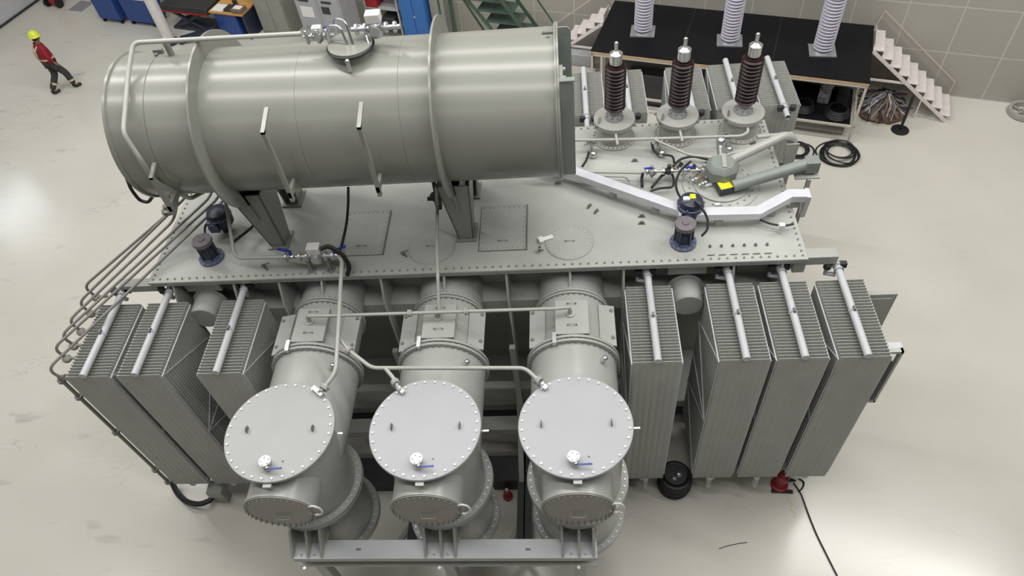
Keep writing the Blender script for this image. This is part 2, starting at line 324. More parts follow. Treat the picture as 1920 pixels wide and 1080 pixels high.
# cover hatches
def hatch_round(cx, cy, r, handle=True):
    mb = MB(); mb.lathe([(0, .012), (r, .012), (r, 0)], (cx, cy, ZC), n=48); mb.torus((cx, cy, ZC+.006), r+.008, .006, n=48, m=6)
    o = build('round_hatch_cover', mb, 'cover', tank)
    ring_of_bolts(o, (cx, cy, ZC+.01), (0, 0, 1), r-.03, 26, .007, .008, 'turret')
    if handle:
        h = MB(); h.tube([(cx-.06, cy, ZC+.01), (cx-.06, cy, ZC+.03), (cx+.06, cy, ZC+.03), (cx+.06, cy, ZC+.01)], .006, 6); build('handle', h, 'dkbolt', o)
    return o
hatch_round(-1.67, 1.76, .31); hatch_round(.178, 1.75, .31)
def hatch_rect(x0, x1, y0, y1):
    mb = MB(); mb.box(x0, x1, y0, y1, ZC, ZC+.014); o = build('square_hatch_cover', mb, 'cover', tank, .003)
    f = MB(); f.box(x0-.012, x0, y0-.012, y1+.012, ZC, ZC+.008); f.box(x1, x1+.02, y0-.012, y1+.012, ZC, ZC+.022)
    f.box(x0, x1, y0-.012, y0, ZC, ZC+.008); f.box(x0, x1, y1, y1+.012, ZC, ZC+.008); build('hatch_rim', f, 'dkbolt', o)
    b = MB()
    for k in range(9):
        t = (k+.5)/9
        for p in ((x0+.03, y0+(y1-y0)*t), (x1-.03, y0+(y1-y0)*t), (x0+(x1-x0)*t, y0+.03), (x0+(x1-x0)*t, y1-.03)): b.cyl((*p, ZC+.01), (*p, ZC+.022), .007, 6)
    build('hatch_bolts', b, 'doorplate', o)
    h = MB(); cx = (x0+x1)/2; h.tube([(cx-.06, y0+.15, ZC+.01), (cx-.06, y0+.15, ZC+.035), (cx+.06, y0+.15, ZC+.035), (cx+.06, y0+.15, ZC+.01)], .006, 6); build('handle', h, 'dkbolt', o)
hatch_rect(-2.93, -2.33, 1.66, 2.48); hatch_rect(-1.02, -.40, 1.65, 2.47)
# big ring hatch under the drive head (right)
mb = MB(); mb.lathe([(0, .03), (.36, .03), (.36, .012), (.50, .012), (.50, 0)], (2.28, 2.72, ZC), n=56)
mb.torus((2.28, 2.72, ZC+.03), .36, .008, n=56, m=6); mb.torus((2.28, 2.72, ZC+.012), .505, .008, n=56, m=6); o = build('ring_hatch_cover', mb, 'cover', tank)
ring_of_bolts(o, (2.28, 2.72, ZC+.012), (0, 0, 1), .43, 24, .011, .016, 'doorplate')
# lifting clips and plates on the cover
for (u, v, a) in ((1105, 388, .9), (1118, 398, .9), (1190, 303, 0), (1203, 407, 0), (1046, 345, 0), (1412, 270, .3), (1203, 420, 0)):
    p = at(u, v, 2, ZC); T = Matrix.Translation((p.x, p.y, ZC)) @ Matrix.Rotation(a, 4, 'Z')
    mb = MB(T); mb.box(-.05, .05, -.012, .012, 0, .008); mb.box(-.03, .03, -.008, .008, 0, .05); build('cover_clip', mb, 'dkbolt', tank)
for k in range(6):
    u = 1331+k*21.4; p = at(u, 463-k*.7, 2, ZC)
    mb = MB(); mb.cyl((p.x, p.y, ZC), (p.x, p.y, ZC+.02), .02, 8); mb.cyl((p.x, p.y, ZC+.02), (p.x, p.y, ZC+.04), .011, 6); build('cover_plug', mb, 'dkbolt', tank)
    q = at(u+2, 479-k*.7, 2, ZC); mb = MB(); mb.box(q.x-.045, q.x+.045, q.y-.006, q.y+.006, ZC, ZC+.012); build('cover_slot_plate', mb, 'dkbolt', tank)
# round capped pipe stubs on the front wall
for x, z in ((-4.86, 3.52), (1.69, 3.46)):
    mb = MB(); mb.lathe([(0, -.0), (.185, 0), (.20, .02), (.20, .34)], (x, 1.08, z), (0, 1, 0), 36); mb.lathe([(.2, .3), (.235, .3), (.235, .335), (.2, .335)], (x, 1.08, z), (0, 1, 0), 36)
    o = build('capped_stub', mb, 'turret', tank)
    mb = MB(); mb.box(x-.25, x+.25, 1.4, 1.70, 3.72, 3.97); build('stub_housing', mb, 'paint', o, .01)

# ------------------------------------------------------------------ radiators
RH = 3.15; NF = 26; PIT = .0462
def fin_mb():
    mb = MB(); w = .582/2; k = 7; fw = 2*w/k; prof = [(-w, .008), (-w+.008, 0)]
    for i in range(1, k):
        x = -w+i*fw; prof += [(x-.007, 0), (x, .0035), (x+.007, 0)]
    prof += [(w-.008, 0), (w, .008)]; pr = prof+[(x, .033-y) for x, y in reversed(prof)]; n = len(pr)
    # the panel narrows to a welded seam along its top
    vs = [(x, y, 0) for x, y in pr]+[(x, y, RH-.045) for x, y in pr]+[(x*.99, .0165+(y-.0165)*.22, RH) for x, y in pr]
    fs = [tuple(range(n)), tuple(range(2*n, 3*n))]+[(l*n+i, l*n+(i+1) % n, (l+1)*n+(i+1) % n, (l+1)*n+i) for l in (0, 1) for i in range(n)]
    mb.add(vs, fs); return mb
rad = thing('radiator', '', 'radiator', (0, 0, 0))
fin0 = build('fin', fin_mb(), 'fin', rad)
for i in range(1, NF):
    c = fin0.copy(); COL.objects.link(c); c.location = (0, i*PIT, 0)
mb = MB(); mb.cyl((0, -.02, RH+.055), (0, 1.30, RH+.055), .046, 20); mb.lathe([(.046, 0), (.056, 0), (.056, .02), (.046, .02)], (0, .62, RH+.055), (0, 1, 0), 20)
hd = build('top_header', mb, 'header', rad)
mb = MB(); mb.box(-.012, .012, .60, .66, RH+.09, RH+.14); mb.tube([(-.03, .63, RH+.1), (.03, .63, RH+.1)], .008, 6); build('lifting_lug', mb, 'dkbolt', hd)
mb = MB(); mb.cyl((0, 0, -.03), (0, 1.35, -.03), .046, 16); build('bottom_header', mb, 'header', rad)
mb = MB(); mb.lathe([(.06, 0), (.06, .02), (.045, .02), (.045, .07), (.06, .07), (.06, .1), (.04, .1), (.04, .3)], (0, 1.28, RH+.055), (0, 1, 0), 18)
mb.tube([(-.12, 1.36, RH+.07), (-.12, 1.36, RH-.08), (.0, 1.33, RH-.08)], .03, 10); va = build('header_valve', mb, 'header', rad)
mb = MB(); mb.cyl((-.12, 1.36, RH+.03), (-.12, 1.36, RH+.1), .05, 12); mb.box(.02, .11, 1.34, 1.40, RH+.03, RH+.11); build('valve_wheel', mb, 'dark', va)
for s in (-1, 1):
    mb = MB(); x = s*.30; L = NF*PIT-.03
    zz = [RH-.06, RH-1.0, RH-.06-1.0, .1]
    for (ya, za), (yb, zb) in (((.02, RH-.05), (L, RH-.05)), ((.02, RH-.05), (L, RH-.75)), ((L, RH-.75), (.02, RH-1.5)), ((.02, RH-1.5), (L, RH-1.5)), ((.02, RH-1.5), (L, RH-2.25)), ((L, RH-2.25), (.02, .1)), ((.02, .1), (.02, RH-.05))):
        mb.bar((x, ya, za), (x, yb, zb), .008, .014, (1, 0, 0))
    build('side_brace', mb, 'header', rad)
RXF = [(-5.978, 'outermost radiator at the front left, behind the thin drop pipe'), (-5.297, 'second radiator from the left at the front, nearly touching the outermost one'),
       (-4.239, 'front radiator nearest the left turret, partly hidden by its round lid'), (1.168, 'front radiator close beside the right turret, left of the capped stub'),
       (2.188, 'front radiator right of the capped pipe stub, black reel at its foot'), (2.853, 'front radiator second from the right, red jack at its foot'),
       (3.553, 'outermost radiator at the front right, reaching past the end of the cover')]
for i, (x, lb) in enumerate(RXF):
    lb = 'dark grey finned '+lb
    if i == 0: rad.location = (x, 0, .625); rad['label'] = lb; rad['group'] = 'finned radiators along the front'
    else: dup(rad, (x, 0, .625), lb, 'finned radiators along the front')
for x, lb in ((.51, 'rear finned radiator just right of the big horizontal drum'), (1.19, 'rear finned radiator behind the left brown insulator'), (2.17, 'rear finned radiator behind the middle brown insulator'),
              (2.87, 'rear finned radiator left of the right brown insulator'), (3.55, 'outermost rear finned radiator at the right, beside the platform legs')):
    dup(rad, (x, 5.88, .70), 'grey '+lb, 'finned radiators along the back', PI)

# ------------------------------------------------------------------ turrets
TX = [-3.137, -1.481, .175]; YD = -.94; ZA = 3.36
def turret(x):
    t = thing('cable_turret', '', 'transformer turret', (x, YD, 0))
    mb = MB(); mb.lathe([(.53, 2.70), (.53, 4.0)], (x, YD, 0), n=56); mb.lathe([(.53, 3.97), (.61, 3.97), (.61, 4.0)], (x, YD, 0), n=56); build('upright_drum', mb, 'turret', t)
    mb = MB(); mb.lathe([(0, 4.03), (.618, 4.03), (.625, 4.022), (.625, 4.0), (0, 4.0)], (x, YD, 0), n=72); lid = build('lid', mb, 'lid', t, label='pale round lid')
    ring_of_bolts(lid, (x, YD, 4.03), (0, 0, 1), .583, 32, .013, .014, 'bolt')
    for dx in (-.37, .39):
        e = MB(); e.box(x+dx-.006, x+dx+.006, YD-.03, YD+.04, 4.03, 4.08); e.torus((x+dx, YD, 4.075), .02, .006, (1, 0, 0), 12, 6); build('lifting_eye', e, 'dkbolt', lid)
    # drain valve on the lid
    vx, vy = x-.03, YD-.42
    v = MB(); v.lathe([(0, 0), (.055, 0), (.055, .03), (.03, .03), (.03, .07), (.065, .07), (.065, .10), (0, .10)], (vx, vy, 4.03), n=20); v.bolts((vx, vy, 4.13), (0, 0, 1), .045, 5, .011, .018)
    v.sphere((vx+.02, vy-.06, 4.08), .035); vb = build('lid_valve', v, 'steel', lid)
    h = MB(); h.bar((vx+.05, vy-.08, 4.10), (vx+.19, vy-.075, 4.10), .018, .008); build('valve_handle', h, 'bluehandle', vb, label='blue valve handle') if False else build('lid_valve_handle', h, 'bluehandle', lid, label='blue valve handle')
    h = MB(); h.bolts((vx+.16, vy+.0, 4.03), (0, 0, 1), .04, 2, .009, .012, PI/2*0, 2*PI); build('lid_stud', h, 'dkbolt', lid)
    # tiny name plate at the lid edge
    h = MB(); h.box(x-.04, x+.05, YD-.665, YD-.625, 3.96, 4.0); build('edge_bracket', h, 'pipe', t)
    # front hatch
    mb = MB(); mb.lathe([(.37, 0), (.37, -.16)], (x, YD-.66, 3.5), (0, 1, 0), 48)
    mb.v = []; mb.f = []
    mb.lathe([(.39, -.36), (.385, -.695), (.405, -.70), (.405, -.718), (.36, -.718)], (x, YD, 3.50), (0, 1, 0), 56)
    hf = build('hatch_ring', mb, 'turret', t)
    mb = MB(); mb.lathe([(0, -.732), (.395, -.732), (.395, -.718), (0, -.718)], (x, YD, 3.50), (0, 1, 0), 56); hp = build('front_hatch', mb, 'doorplate', t, label='dull brown-grey round hatch plate')
    ring_of_bolts(hp, (x, YD-.70, 3.50), (0, -1, 0), .372, 34, .009, .055, 'dkbolt', .03)
    h = MB(); h.tube([(x-.075, YD-.732, 3.44), (x-.075, YD-.77, 3.38), (x+.075, YD-.77, 3.38), (x+.075, YD-.732, 3.44)], .007, 6); build('handle', h, 'pipe', hp)
    h = MB(); h.tube([(x+.41+.075*math.cos(a_), YD-.73, 3.53+.12*math.sin(a_)) for a_ in [2.3-5.0*q/12 for q in range(13)]], .012, 8); build('hatch_hinge', h, 'white', hp, label='white hinge ring')
    # flange rings and lower drum
    mb = MB(); mb.lathe([(.53, 2.74), (.615, 2.74), (.615, 2.64), (.55, 2.64)], (x, YD, 0), n=72); mb.torus((x, YD, 2.69), .617, .004, n=60, m=4); r1 = build('middle_flange', mb, 'turret', t)
    ring_of_bolts(r1, (x, YD, 2.74), (0, 0, 1), .575, 40, .012, .014, 'bolt')
    mb = MB(); mb.lathe([(.52, 2.66), (.52, 1.70)], (x, YD, 0), n=56); build('lower_drum', mb, 'turret', t)
    mb = MB(); mb.lathe([(.52, 1.72), (.60, 1.72), (.60, 1.62), (0, 1.62)], (x, YD, 0), n=72); r2 = build('bottom_flange', mb, 'turret', t)
    ring_of_bolts(r2, (x, YD, 1.72), (0, 0, 1), .56, 40, .012, .014, 'bolt')
    # horizontal run back to the tank
    mb = MB(); mb.lathe([(.535, 0), (.535, 1.22)], (x, YD, ZA), (0, 1, 0), 56); build('horizontal_drum', mb, 'turret', t)
    mb = MB(); mb.lathe([(.53, 1.18), (.585, 1.18), (.585, 1.215), (.53, 1.215)], (x, YD, ZA), (0, 1, 0), 64); mb.lathe([(.5, 1.235), (.585, 1.235), (.585, 1.27), (.44, 1.27)], (x, YD, ZA), (0, 1, 0), 64); rr = build('large_flange', mb, 'turret', t)
    ring_of_bolts(rr, (x, YD+1.16, ZA), (0, 1, 0), .563, 44, .011, .13, 'dkbolt')
    b = MB(); b.bar((x-.22, YD+1.15, ZA+.56), (x-.22, YD+1.3, ZA+.57), .045, .06); build('earth_strap', b, 'steel', rr)
    mb = MB(); mb.lathe([(.47, 1.25), (.46, 2.03)], (x, YD, ZA), (0, 1, 0), 56); build('middle_drum', mb, 'turret', t)
    for s in (-1, 1):
        mb = MB(); mb.prism([(x+s*.54, YD+1.28, ZA+.27), (x+s*.54, YD+1.28, ZA+.30), (x+s*.34, YD+1.28, ZA+.345), (x+s*.34, YD+1.28, ZA+.315)], (0, .62, 0)); mb.box(min(x+s*.40, x+s*.43), max(x+s*.40, x+s*.43), YD+1.28, YD+1.9, ZA, ZA+.3)
        o = build('side_lug_plate', mb, 'turret', t)
        for yy in (1.40, 1.82): b = MB(); b.lathe([(0, 0), (.024, 0), (.024, .012), (0, .012)], (x+s*.50, YD+yy, ZA+.31), (s*.2, 0, 1), 12); build('lug_bolt', b, 'dkbolt', o)
    mb = MB(); mb.lathe([(.44, 2.0), (.488, 2.0), (.488, 2.03), (.44, 2.03)], (x, YD, ZA), (0, 1, 0), 56); mb.lathe([(.44, 2.045), (.488, 2.045), (.488, 2.075), (.44, 2.075)], (x, YD, ZA), (0, 1, 0), 56); rr = build('rear_flange', mb, 'turret', t)
    ring_of_bolts(rr, (x, YD+1.985, ZA), (0, 1, 0), .468, 40, .010, .11, 'dkbolt')
    mb = MB(); mb.lathe([(.44, 2.07), (.44, 2.64)], (x, YD, ZA), (0, 1, 0), 56); build('tank_stub', mb, 'turret', t)
    # hatch plate on top with its pipe flange
    mb = MB(); mb.box(x-.205, x+.205, YD+1.295, YD+1.82, ZA+.50, ZA+.56); pl = build('top_hatch_plate', mb, 'turret', t, .004)
    mb = MB(); mb.box(x-.17, x+.17, YD+1.33, YD+1.80, ZA+.40, ZA+.51); build('hatch_neck', mb, 'turret', pl)
    mb = MB()
    for yy in (1.42, 1.75): mb.tube([(x-.055, YD+yy, ZA+.56), (x-.055, YD+yy, ZA+.585), (x+.055, YD+yy, ZA+.585), (x+.055, YD+yy, ZA+.56)], .006, 6)
    build('plate_handles', mb, 'dkbolt', pl)
    mb = MB(); mb.lathe([(0, 0), (.06, 0), (.06, .018), (.03, .022), (.024, .08), (0, .08)], (x-.02, YD+1.60, ZA+.56), n=24); build('pipe_flange', mb, 'pipe', pl)
    # side air valve
    mb = MB(); c = Vector((x+.34, YD+.98, ZA+.43)); d = Vector((.6, 0, .8)); mb.cyl(c-d*.03, c+d*.05, .03, 14); mb.sphere(c+d*.06, .036); build('air_valve', mb, 'steel', t)
    mb = MB(); mb.bar((x+.6, YD-.0, 3.93), (x+.70, YD, 3.93), .02, .012); build('side_stud', mb, 'steel', t)
    return t
TL = ['left transformer turret with pale round lid, dark round front hatch carrying a thin slot handle', 'middle transformer turret with pale round lid, between its two twins', 'right transformer turret with pale round lid, beside the finned radiators']
for i, x in enumerate(TX):
    t = turret(x); t['label'] = TL[i]; t['group'] = 'three turrets with round lids along the front'
    if i > 0:
        for c in KIDS(t):
            if c.name.startswith('lid'): c.data.materials[0] = M['lidsheen']
# cradle frame at the front
fr = thing('cradle_frame', 'grey steel beam frame carrying the three turrets at the front edge of the picture', 'steel frame', (-1.48, -1.7, 0))
mb = MB(); mb.box(-3.34, .38, -1.795, -1.565, 2.345, 2.36); build('beam_top_flange', mb, 'header', fr)  # paler than the web, standing in for lamplight on the beam top
mb = MB(); mb.box(-3.34, .38, -1.69, -1.675, 2.12, 2.345); mb.box(-3.34, .38, -1.80, -1.57, 2.09, 2.12); mb.box(-3.34, .38, -1.795, -1.78, 2.26, 2.345); build('beam_web', mb, 'paint', fr)
for x in TX:
    for dx, nm in ((-.20, 'gusset'), (-.0, 'gusset'), (.17, 'gusset')):
        xx = x+dx-.02
        mb = MB(); mb.prism([(xx, -1.46, 2.64), (xx, -1.56, 2.64), (xx, -1.79, 2.36), (xx, -1.46, 2.36)], (.03, 0, 0)); build('gusset', mb, 'paint', fr)
    mb = MB(); mb.box(x-.24, x+.20, -1.60, -1.44, 2.36, 2.375); mb.box(x-.24, x+.2, -1.46, -1.44, 2.36, 2.64); mb.bolts((x-.02, -1.66, 2.36), (0, 0, 1), .12, 4, .016, .02); build('saddle_plate', mb, 'paint', fr)
    mb = MB(); mb.box(x-.07, x+.07, -1.74, -1.62, 0, 2.09); build('leg', mb, 'paint', fr, .005)
    mb = MB(); mb.bolts((x-.02, -1.72, 2.36), (0, 0, 1), .19, 2, .02, .025); build('anchor_bolts', mb, 'bolt', fr)
for x0, x1 in ((-3.1, -2.35), (-1.45, -.7), (.15, -.6)):
    mb = MB(); mb.bar((x0, -1.69, 2.05), (x1, -1.0, .5), .08, .08); build('brace', mb, 'paint', fr)
    mb = MB(); mb.bar((x1, -1.0, .4), (x1, 1.2, .4), .12, .12); build('floor_beam', mb, 'dark', fr)
for u in (672, 990):
    p = at(u, 1030, 2, 2.362); mb = MB(); mb.box(p.x-.03, p.x+.03, p.y-.012, p.y+.012, 2.36, 2.366); build('type_plate', mb, 'dkbolt', fr)
# dim steelwork under the turrets
uf = thing('underframe', 'dark steel lattice under and between the turrets', 'steel frame', (-1.48, .5, 0))
for (p, q, w) in (((-2.35, -.4, .1), (-2.35, 1.3, 1.3), .08), ((-.7, -.4, .1), (-.7, 1.3, 1.3), .08), ((-2.3, .9, .06), (-2.3, .9, 2.9), .07), ((-.66, .9, .06), (-.66, .9, 2.9), .08), ((-2.6, -.9, .3), (-1.9, .3, .3), .07), ((-.9, -.9, .3), (-.3, .3, .3), .07)):
    mb = MB(); mb.bar(p, q, w, w); build('lattice_bar', mb, 'paint', uf)
mb = MB(); mb.box(-4.0, .95, .62, .86, .92, 1.08); build('lattice_beam', mb, 'pipe', uf)
mb = MB(); mb.box(-4.0, .95, .12, .55, 0, .34); build('lattice_beam', mb, 'dark', uf)  # dark block added to deepen the black strip under the turrets
for x in (-3.9, -2.3, -.66, .85):
    mb = MB(); mb.box(x-.06, x+.06, .68, .80, 0, .92); build('lattice_post', mb, 'paint', uf)

# ------------------------------------------------------------------ conservator
CY, CZ = 2.18, 5.95; CR = .84
con = thing('conservator_drum', 'huge horizontal grey-green oil conservator drum on two legs above the tank cover', 'oil drum', (-2.4, CY, ZC))
prof = [(0, -5.02), (.35, -5.00), (.60, -4.96), (.76, -4.92), (.835, -4.885), (.865, -4.87), (.865, -4.84), (CR, -4.83), (CR, -4.415), (CR-.006, -4.41)]
mb = MB(); mb.lathe(prof, (0, CY, CZ), (1, 0, 0), 96); build('dished_end', mb, 'cons', con)
mb = MB(); mb.lathe([(CR-.006, -4.408), (CR, -4.403), (CR, -2.712), (CR-.004, -2.71), (CR, -2.708), (CR, -1.582), (CR-.004, -1.58), (CR, -1.578), (CR, .10), (.8, .10), (0, .09)], (0, CY, CZ), (1, 0, 0), 96); shell = build('drum_shell', mb, 'cons', con)
mb = MB(); mb.lathe([(CR, .085), (.885, .085), (.885, .105), (.8, .105)], (0, CY, CZ), (1, 0, 0), 96); mb.lathe([(.8, .108), (.885, .108), (.885, .13), (0, .13)], (0, CY, CZ), (1, 0, 0), 96); build('end_flange', mb, 'cons', con)
for xr in (-3.80, -1.2):
    mb = MB(); mb.lathe([(.83, xr-.012), (1.04, xr-.012), (1.04, xr+.012), (.83, xr+.012)], (0, CY, CZ), (1, 0, 0), 96)
    o = build('stiffening_ring', mb, 'cons', con)
    # front leg, rear leg and cross saddle
    for yf, s in ((1.86, 1), (2.95, -1)):
        mb = MB(); zt = 5.22; w0, w1 = .10, .20
        mb.prism([(xr-w0, yf, ZC+.02), (xr+w0, yf, ZC+.02), (xr+w1, yf-.22*s, zt), (xr-w1, yf-.22*s, zt)], (0, .02*s, 0))
        mb.prism([(xr-w0, yf, ZC+.02), (xr-w0, yf+.25*s, ZC+.02), (xr-w1, yf+.3*s, zt), (xr-w1, yf-.22*s, zt)], (.02, 0, 0))
        mb.prism([(xr+w0-.02, yf, ZC+.02), (xr+w0-.02, yf+.25*s, ZC+.02), (xr+w1-.02, yf+.3*s, zt), (xr+w1-.02, yf-.22*s, zt)], (.02, 0, 0))
        mb.box(xr-w0-.04, xr+w0+.04, yf-.04 if s > 0 else yf-.3, yf+.3 if s > 0 else yf+.04, ZC, ZC+.03)
        build('leg', mb, 'cons', con)
    mb = MB(); mb.prism([(xr-.012, 1.55, 5.45), (xr-.012, 1.70, 4.75), (xr-.012, 2.0, 4.55), (xr-.012, 2.8, 4.55), (xr-.012, 2.95, 4.85), (xr-.012, 2.95, 5.45), (xr-.012, 2.5, 5.10), (xr-.012, 1.9, 5.10)], (.024, 0, 0)); build('saddle_web', mb, 'cons', con)
for (x, y0, y1, za, zb) in ((-2.95, 1.13, 1.36, 5.56, 6.55), (-1.93, 1.13, 1.36, 5.58, 6.55), (-4.44, 1.15, 1.38, 5.42, 6.00)):
    mb = MB(); mb.box(x-.022, x+.022, y0, y0+.05, za, zb); mb.prism([(x-.022, y0, zb), (x-.022, y1+.08, zb+.09), (x-.022, y1+.08, zb+.06), (x-.022, y0, zb-.03)], (.044, 0, 0)); mb.box(x-.02, x+.02, y0, y1+.25, za+.06, za+.14); build('standing_bar', mb, 'cons', con)
# end plates on the right, darker paint standing in for their shade
mb = MB(); mb.prism([(.131, 1.50, 5.45), (.28, 1.50, 5.45), (.28, 1.50, 6.66), (.25, 1.50, 6.69), (.131, 1.50, 6.69)], (0, .02, 0)); mb.box(.132, .29, 1.49, 1.56, 6.692, 6.71); build('end_plate', mb, 'drive', con)
mb = MB(); mb.prism([(.131, 2.18, 6.10), (.27, 2.18, 6.10), (.27, 2.18, 6.86), (.23, 2.18, 6.90), (.131, 2.18, 6.90)], (0, .02, 0)); mb.lathe([(0, -.003), (.022, -.003), (.022, 0)], (.2, 2.178, 6.84), (0, 1, 0), 16); build('end_plate', mb, 'drive', con)
mb = MB()
for k in range(5): mb.cyl((.16, 1.9-.08*k, 6.58-.05*k), (.20, 1.9-.08*k, 6.58-.05*k), .02, 8)
mb.box(.133, .17, 1.54, 1.95, 6.30, 6.60); build('end_hinge', mb, 'pipe', con)
# manhole on top with its valves
mb = MB(); mb.lathe([(.20, -.12), (.20, .04), (.245, .04), (.245, .075), (0, .075)], (-2.10, 2.13, 6.83), n=40); mh = build('manhole', mb, 'cons', con)
mb = MB(); mb.torus((-2.10, 2.13, 6.875), .250, .014, n=40, m=6); build('manhole_gasket', mb, 'black', mh)
for k, (a, b, h) in enumerate(((-2.32, -2.16, .20), (-2.26, -2.10, .24), (-2.02, -1.93, .12))):
    mb = MB(); mb.tube([(a, 2.2+.06*k, 6.98), (a+.02, 2.18+.05*k, 6.9+h), (b, 2.14+.04*k, 6.9+h), (b+.04, 2.10, 6.88)], .014, 8, .06); build('manhole_pipe', mb, 'steel', mh)
mb = MB(); mb.cyl((-2.09, 1.85, 6.74), (-2.09, 1.85, 6.84), .022, 12); mb.sphere((-2.09, 1.85, 6.86), .028); build('vent_plug', mb, 'steel', mh)
for p in ((297, 95), (1027, 62)):
    q = at(*p, 2, 6.79); mb = MB(); mb.box(q.x-.06, q.x+.05, q.y-.02, q.y+.02, 6.75, 6.81); mb.cyl((q.x, q.y-.08, 6.74), (q.x, q.y-.08, 6.80), .02, 8); build('shell_clip', mb, 'dkbolt', con)
mb = MB(); q = at(322, 103, 2, 6.78); mb.cyl((q.x, q.y, 6.70), (q.x, q.y, 6.98), .036, 12); build('vent_rod', mb, 'dkpipe', con)
# gas relay on the drum top, right of the manhole
def relay(name, loc, sc, lab):
    t = thing(name, lab, 'valve', loc); L = Vector(loc); T = Matrix.Translation(L) @ Matrix.Scale(sc, 4)
    mb = MB(T); mb.cyl((-.28, 0, 0), (.28, 0, 0), .028, 14)
    for x in (-.22, -.12, .12, .22): mb.lathe([(.02, -.012), (.062, -.012), (.062, .012), (.02, .012)], (x, 0, 0), (1, 0, 0), 20)
    mb.lathe([(0, -.1), (.06, -.1), (.075, -.06), (.075, .06), (.06, .08), (0, .08)], (0, 0, 0), (0, 0, 1), 24); build('relay_body', mb, 'alu', t)
    mb = MB(T); mb.box(-.085, .085, -.06, .07, .08, .19); build('terminal_box', mb, 'white', t, .01, label='white terminal box')
    mb = MB(T); mb.lathe([(0, -.0), (.055, 0), (.055, .02), (0, .02)], (0, -.09, 0), (0, 1, 0), 24); build('sight_glass', mb, 'alu', t)
    b = MB(T)
    for x in (-.22, -.12, .12, .22): b.bolts((x-.02, 0, 0), (1, 0, 0), .048, 6, .008, .04)
    build('flange_bolts', b, 'bolt', t, kind='stuff')
    return t, T
relay('gas_relay', (-1.80, 2.20, 7.02), .95, 'white-topped gas relay on top of the big drum, right of its manhole')
t, T = relay('drum_valve', (-2.44, 2.20, 6.97), .60, 'cluster of silver valves with one blue handle left of the big drum\'s manhole')
mb = MB(T); mb.bar((.12, -.02, .16), (.34, .02, .20), .03, .012); mb.cyl((.22, 0, .03), (.22, 0, .17), .015, 8); build('valve_handle', mb, 'bluehandle', t, label='blue handle')
for dx in (-.2, 0, .18):
    mb = MB(T); mb.cyl((dx, -.06, -.1), (dx, -.06, .12), .035, 12); mb.sphere((dx, -.06, .13), .03); build('valve_cylinder', mb, 'steel', t)
# pipe over the drum's left end
def pipething(name, pts, r, m, lab, bend=.1, cat='pipe', group=None, flanges=(), clamps=()):
    lo = min((Vector(p) for p in pts), key=lambda p: p.z); t = thing(name, lab, cat, lo, group)
    mb = MB(); mb.tube(pts, r, 12, bend); build('pipe_run', mb, m, t)
    for (p, d) in flanges:
        d = Vector(d).normalized(); mb = MB(); mb.lathe([(r, -.022), (r*2.1, -.022), (r*2.1, -.003), (r, -.003)], p, d, 20); mb.lathe([(r, .003), (r*2.1, .003), (r*2.1, .022), (r, .022)], p, d, 20); mb.bolts(Vector(p)-d*.03, d, r*1.65, 4, .008, .06); build('flange', mb, m, t)
    for (p, d) in clamps:
        d = Vector(d).normalized(); mb = MB(); mb.lathe([(r, -.02), (r+.012, -.02), (r+.012, .02), (r, .02)], p, d, 14); mb.cyl(Vector(p)+Vector((0, 0, r)), Vector(p)+Vector((0, 0, r+.05)), .01, 6); build('clamp', mb, 'dkbolt', t)
    return t
pipething('equalizing_pipe', [at(565, 63, 1, 2.2), at(420, 71, 1, 2.2), at(250, 80, 1, 2.2), at(240, 140, 1, 1.92), at(231, 250, 1, 1.30), at(262, 297, 1, 1.22), at(288, 338, 1, 1.30), (-4.42, 1.55, 5.30), (-4.4, 1.9, 5.12)], .026, 'pipe', 'thin grey pipe running along the top of the big drum and down its left end', .08)

# hoses hanging under the drum's left end
mb = MB(); pts = [at(*p, 1, 2.0) for p in ((236, 330), (246, 356), (262, 376), (278, 380), (288, 366), (288, 345))]; mb.tube(pts, .022, 8, .2); solo('hanging_hose', mb, 'black', 'black rubber hose looping below the left end of the big drum', 'hose')
# ------------------------------------------------------------------ bundle of sloping pipes at the left
ends = [(156, 538), (146, 569), (127, 603), (113, 630), (99, 654), (88.5, 693)]
tops = [(318, 398, 4.35), (352, 366, 4.45), (327, 412, 4.30), (396, 368, 4.45), (411, 370, 4.45), (424, 372, 4.42)]
words = ['farthest left of the sloping pipes, ending nearest the hall wall', 'sloping pipe second from the back of the left-hand bundle', 'sloping pipe that bends up into the round clamp below the drum', 'sloping pipe third from the front of the left-hand bundle', 'sloping pipe next to the frontmost one of the left-hand bundle', 'frontmost sloping pipe, reaching out past the outermost radiator']
for i, ((u, v), (tu, tv, tz), wd) in enumerate(zip(ends, tops, words)):
    e = at(u, v, 2, 3.78); tp = at(tu, tv, 2, tz)
    pts = [(e.x+.06, e.y+.02, 3.50), (e.x, e.y, 3.78), tuple(tp), (tp.x+.05, tp.y+.25, tz+.18), (tp.x+.2, tp.y+.3, 4.95)]
    pipething('oil_pipe', pts, .019, 'dkpipe', 'thin dusty '+wd, .12, group='sloping pipes left of the tank')
    if i < 5:
        c = Vector((e.x+.06, e.y-.0, 3.56)); mb = MB(); mb.lathe([(0, -.05), (.05, -.05), (.06, -.03), (.06, .0), (.035, .02), (0, .03)], c, (0.2, 0, 1), 16); mb.box(c.x, c.x+.18, c.y-.015, c.y+.015, 3.54, 3.57)
        solo('pipe_valve', mb, 'dkpipe', 'small round fitting at the lower pipe ends, %s in the row counted from the back' % ('first', 'second', 'third', 'fourth', 'fifth')[i], 'pipe fitting', 'round fittings at the pipe ends')
e = at(88.5, 693, 2, 3.78)
dp = [(e.x+.06, .20, 3.52), (-6.60, .20, 3.50), (-6.60, .20, .22)]
cl = [((-6.6, .2, z), (0, 0, 1)) for z in (3.0, 2.0, .75)]
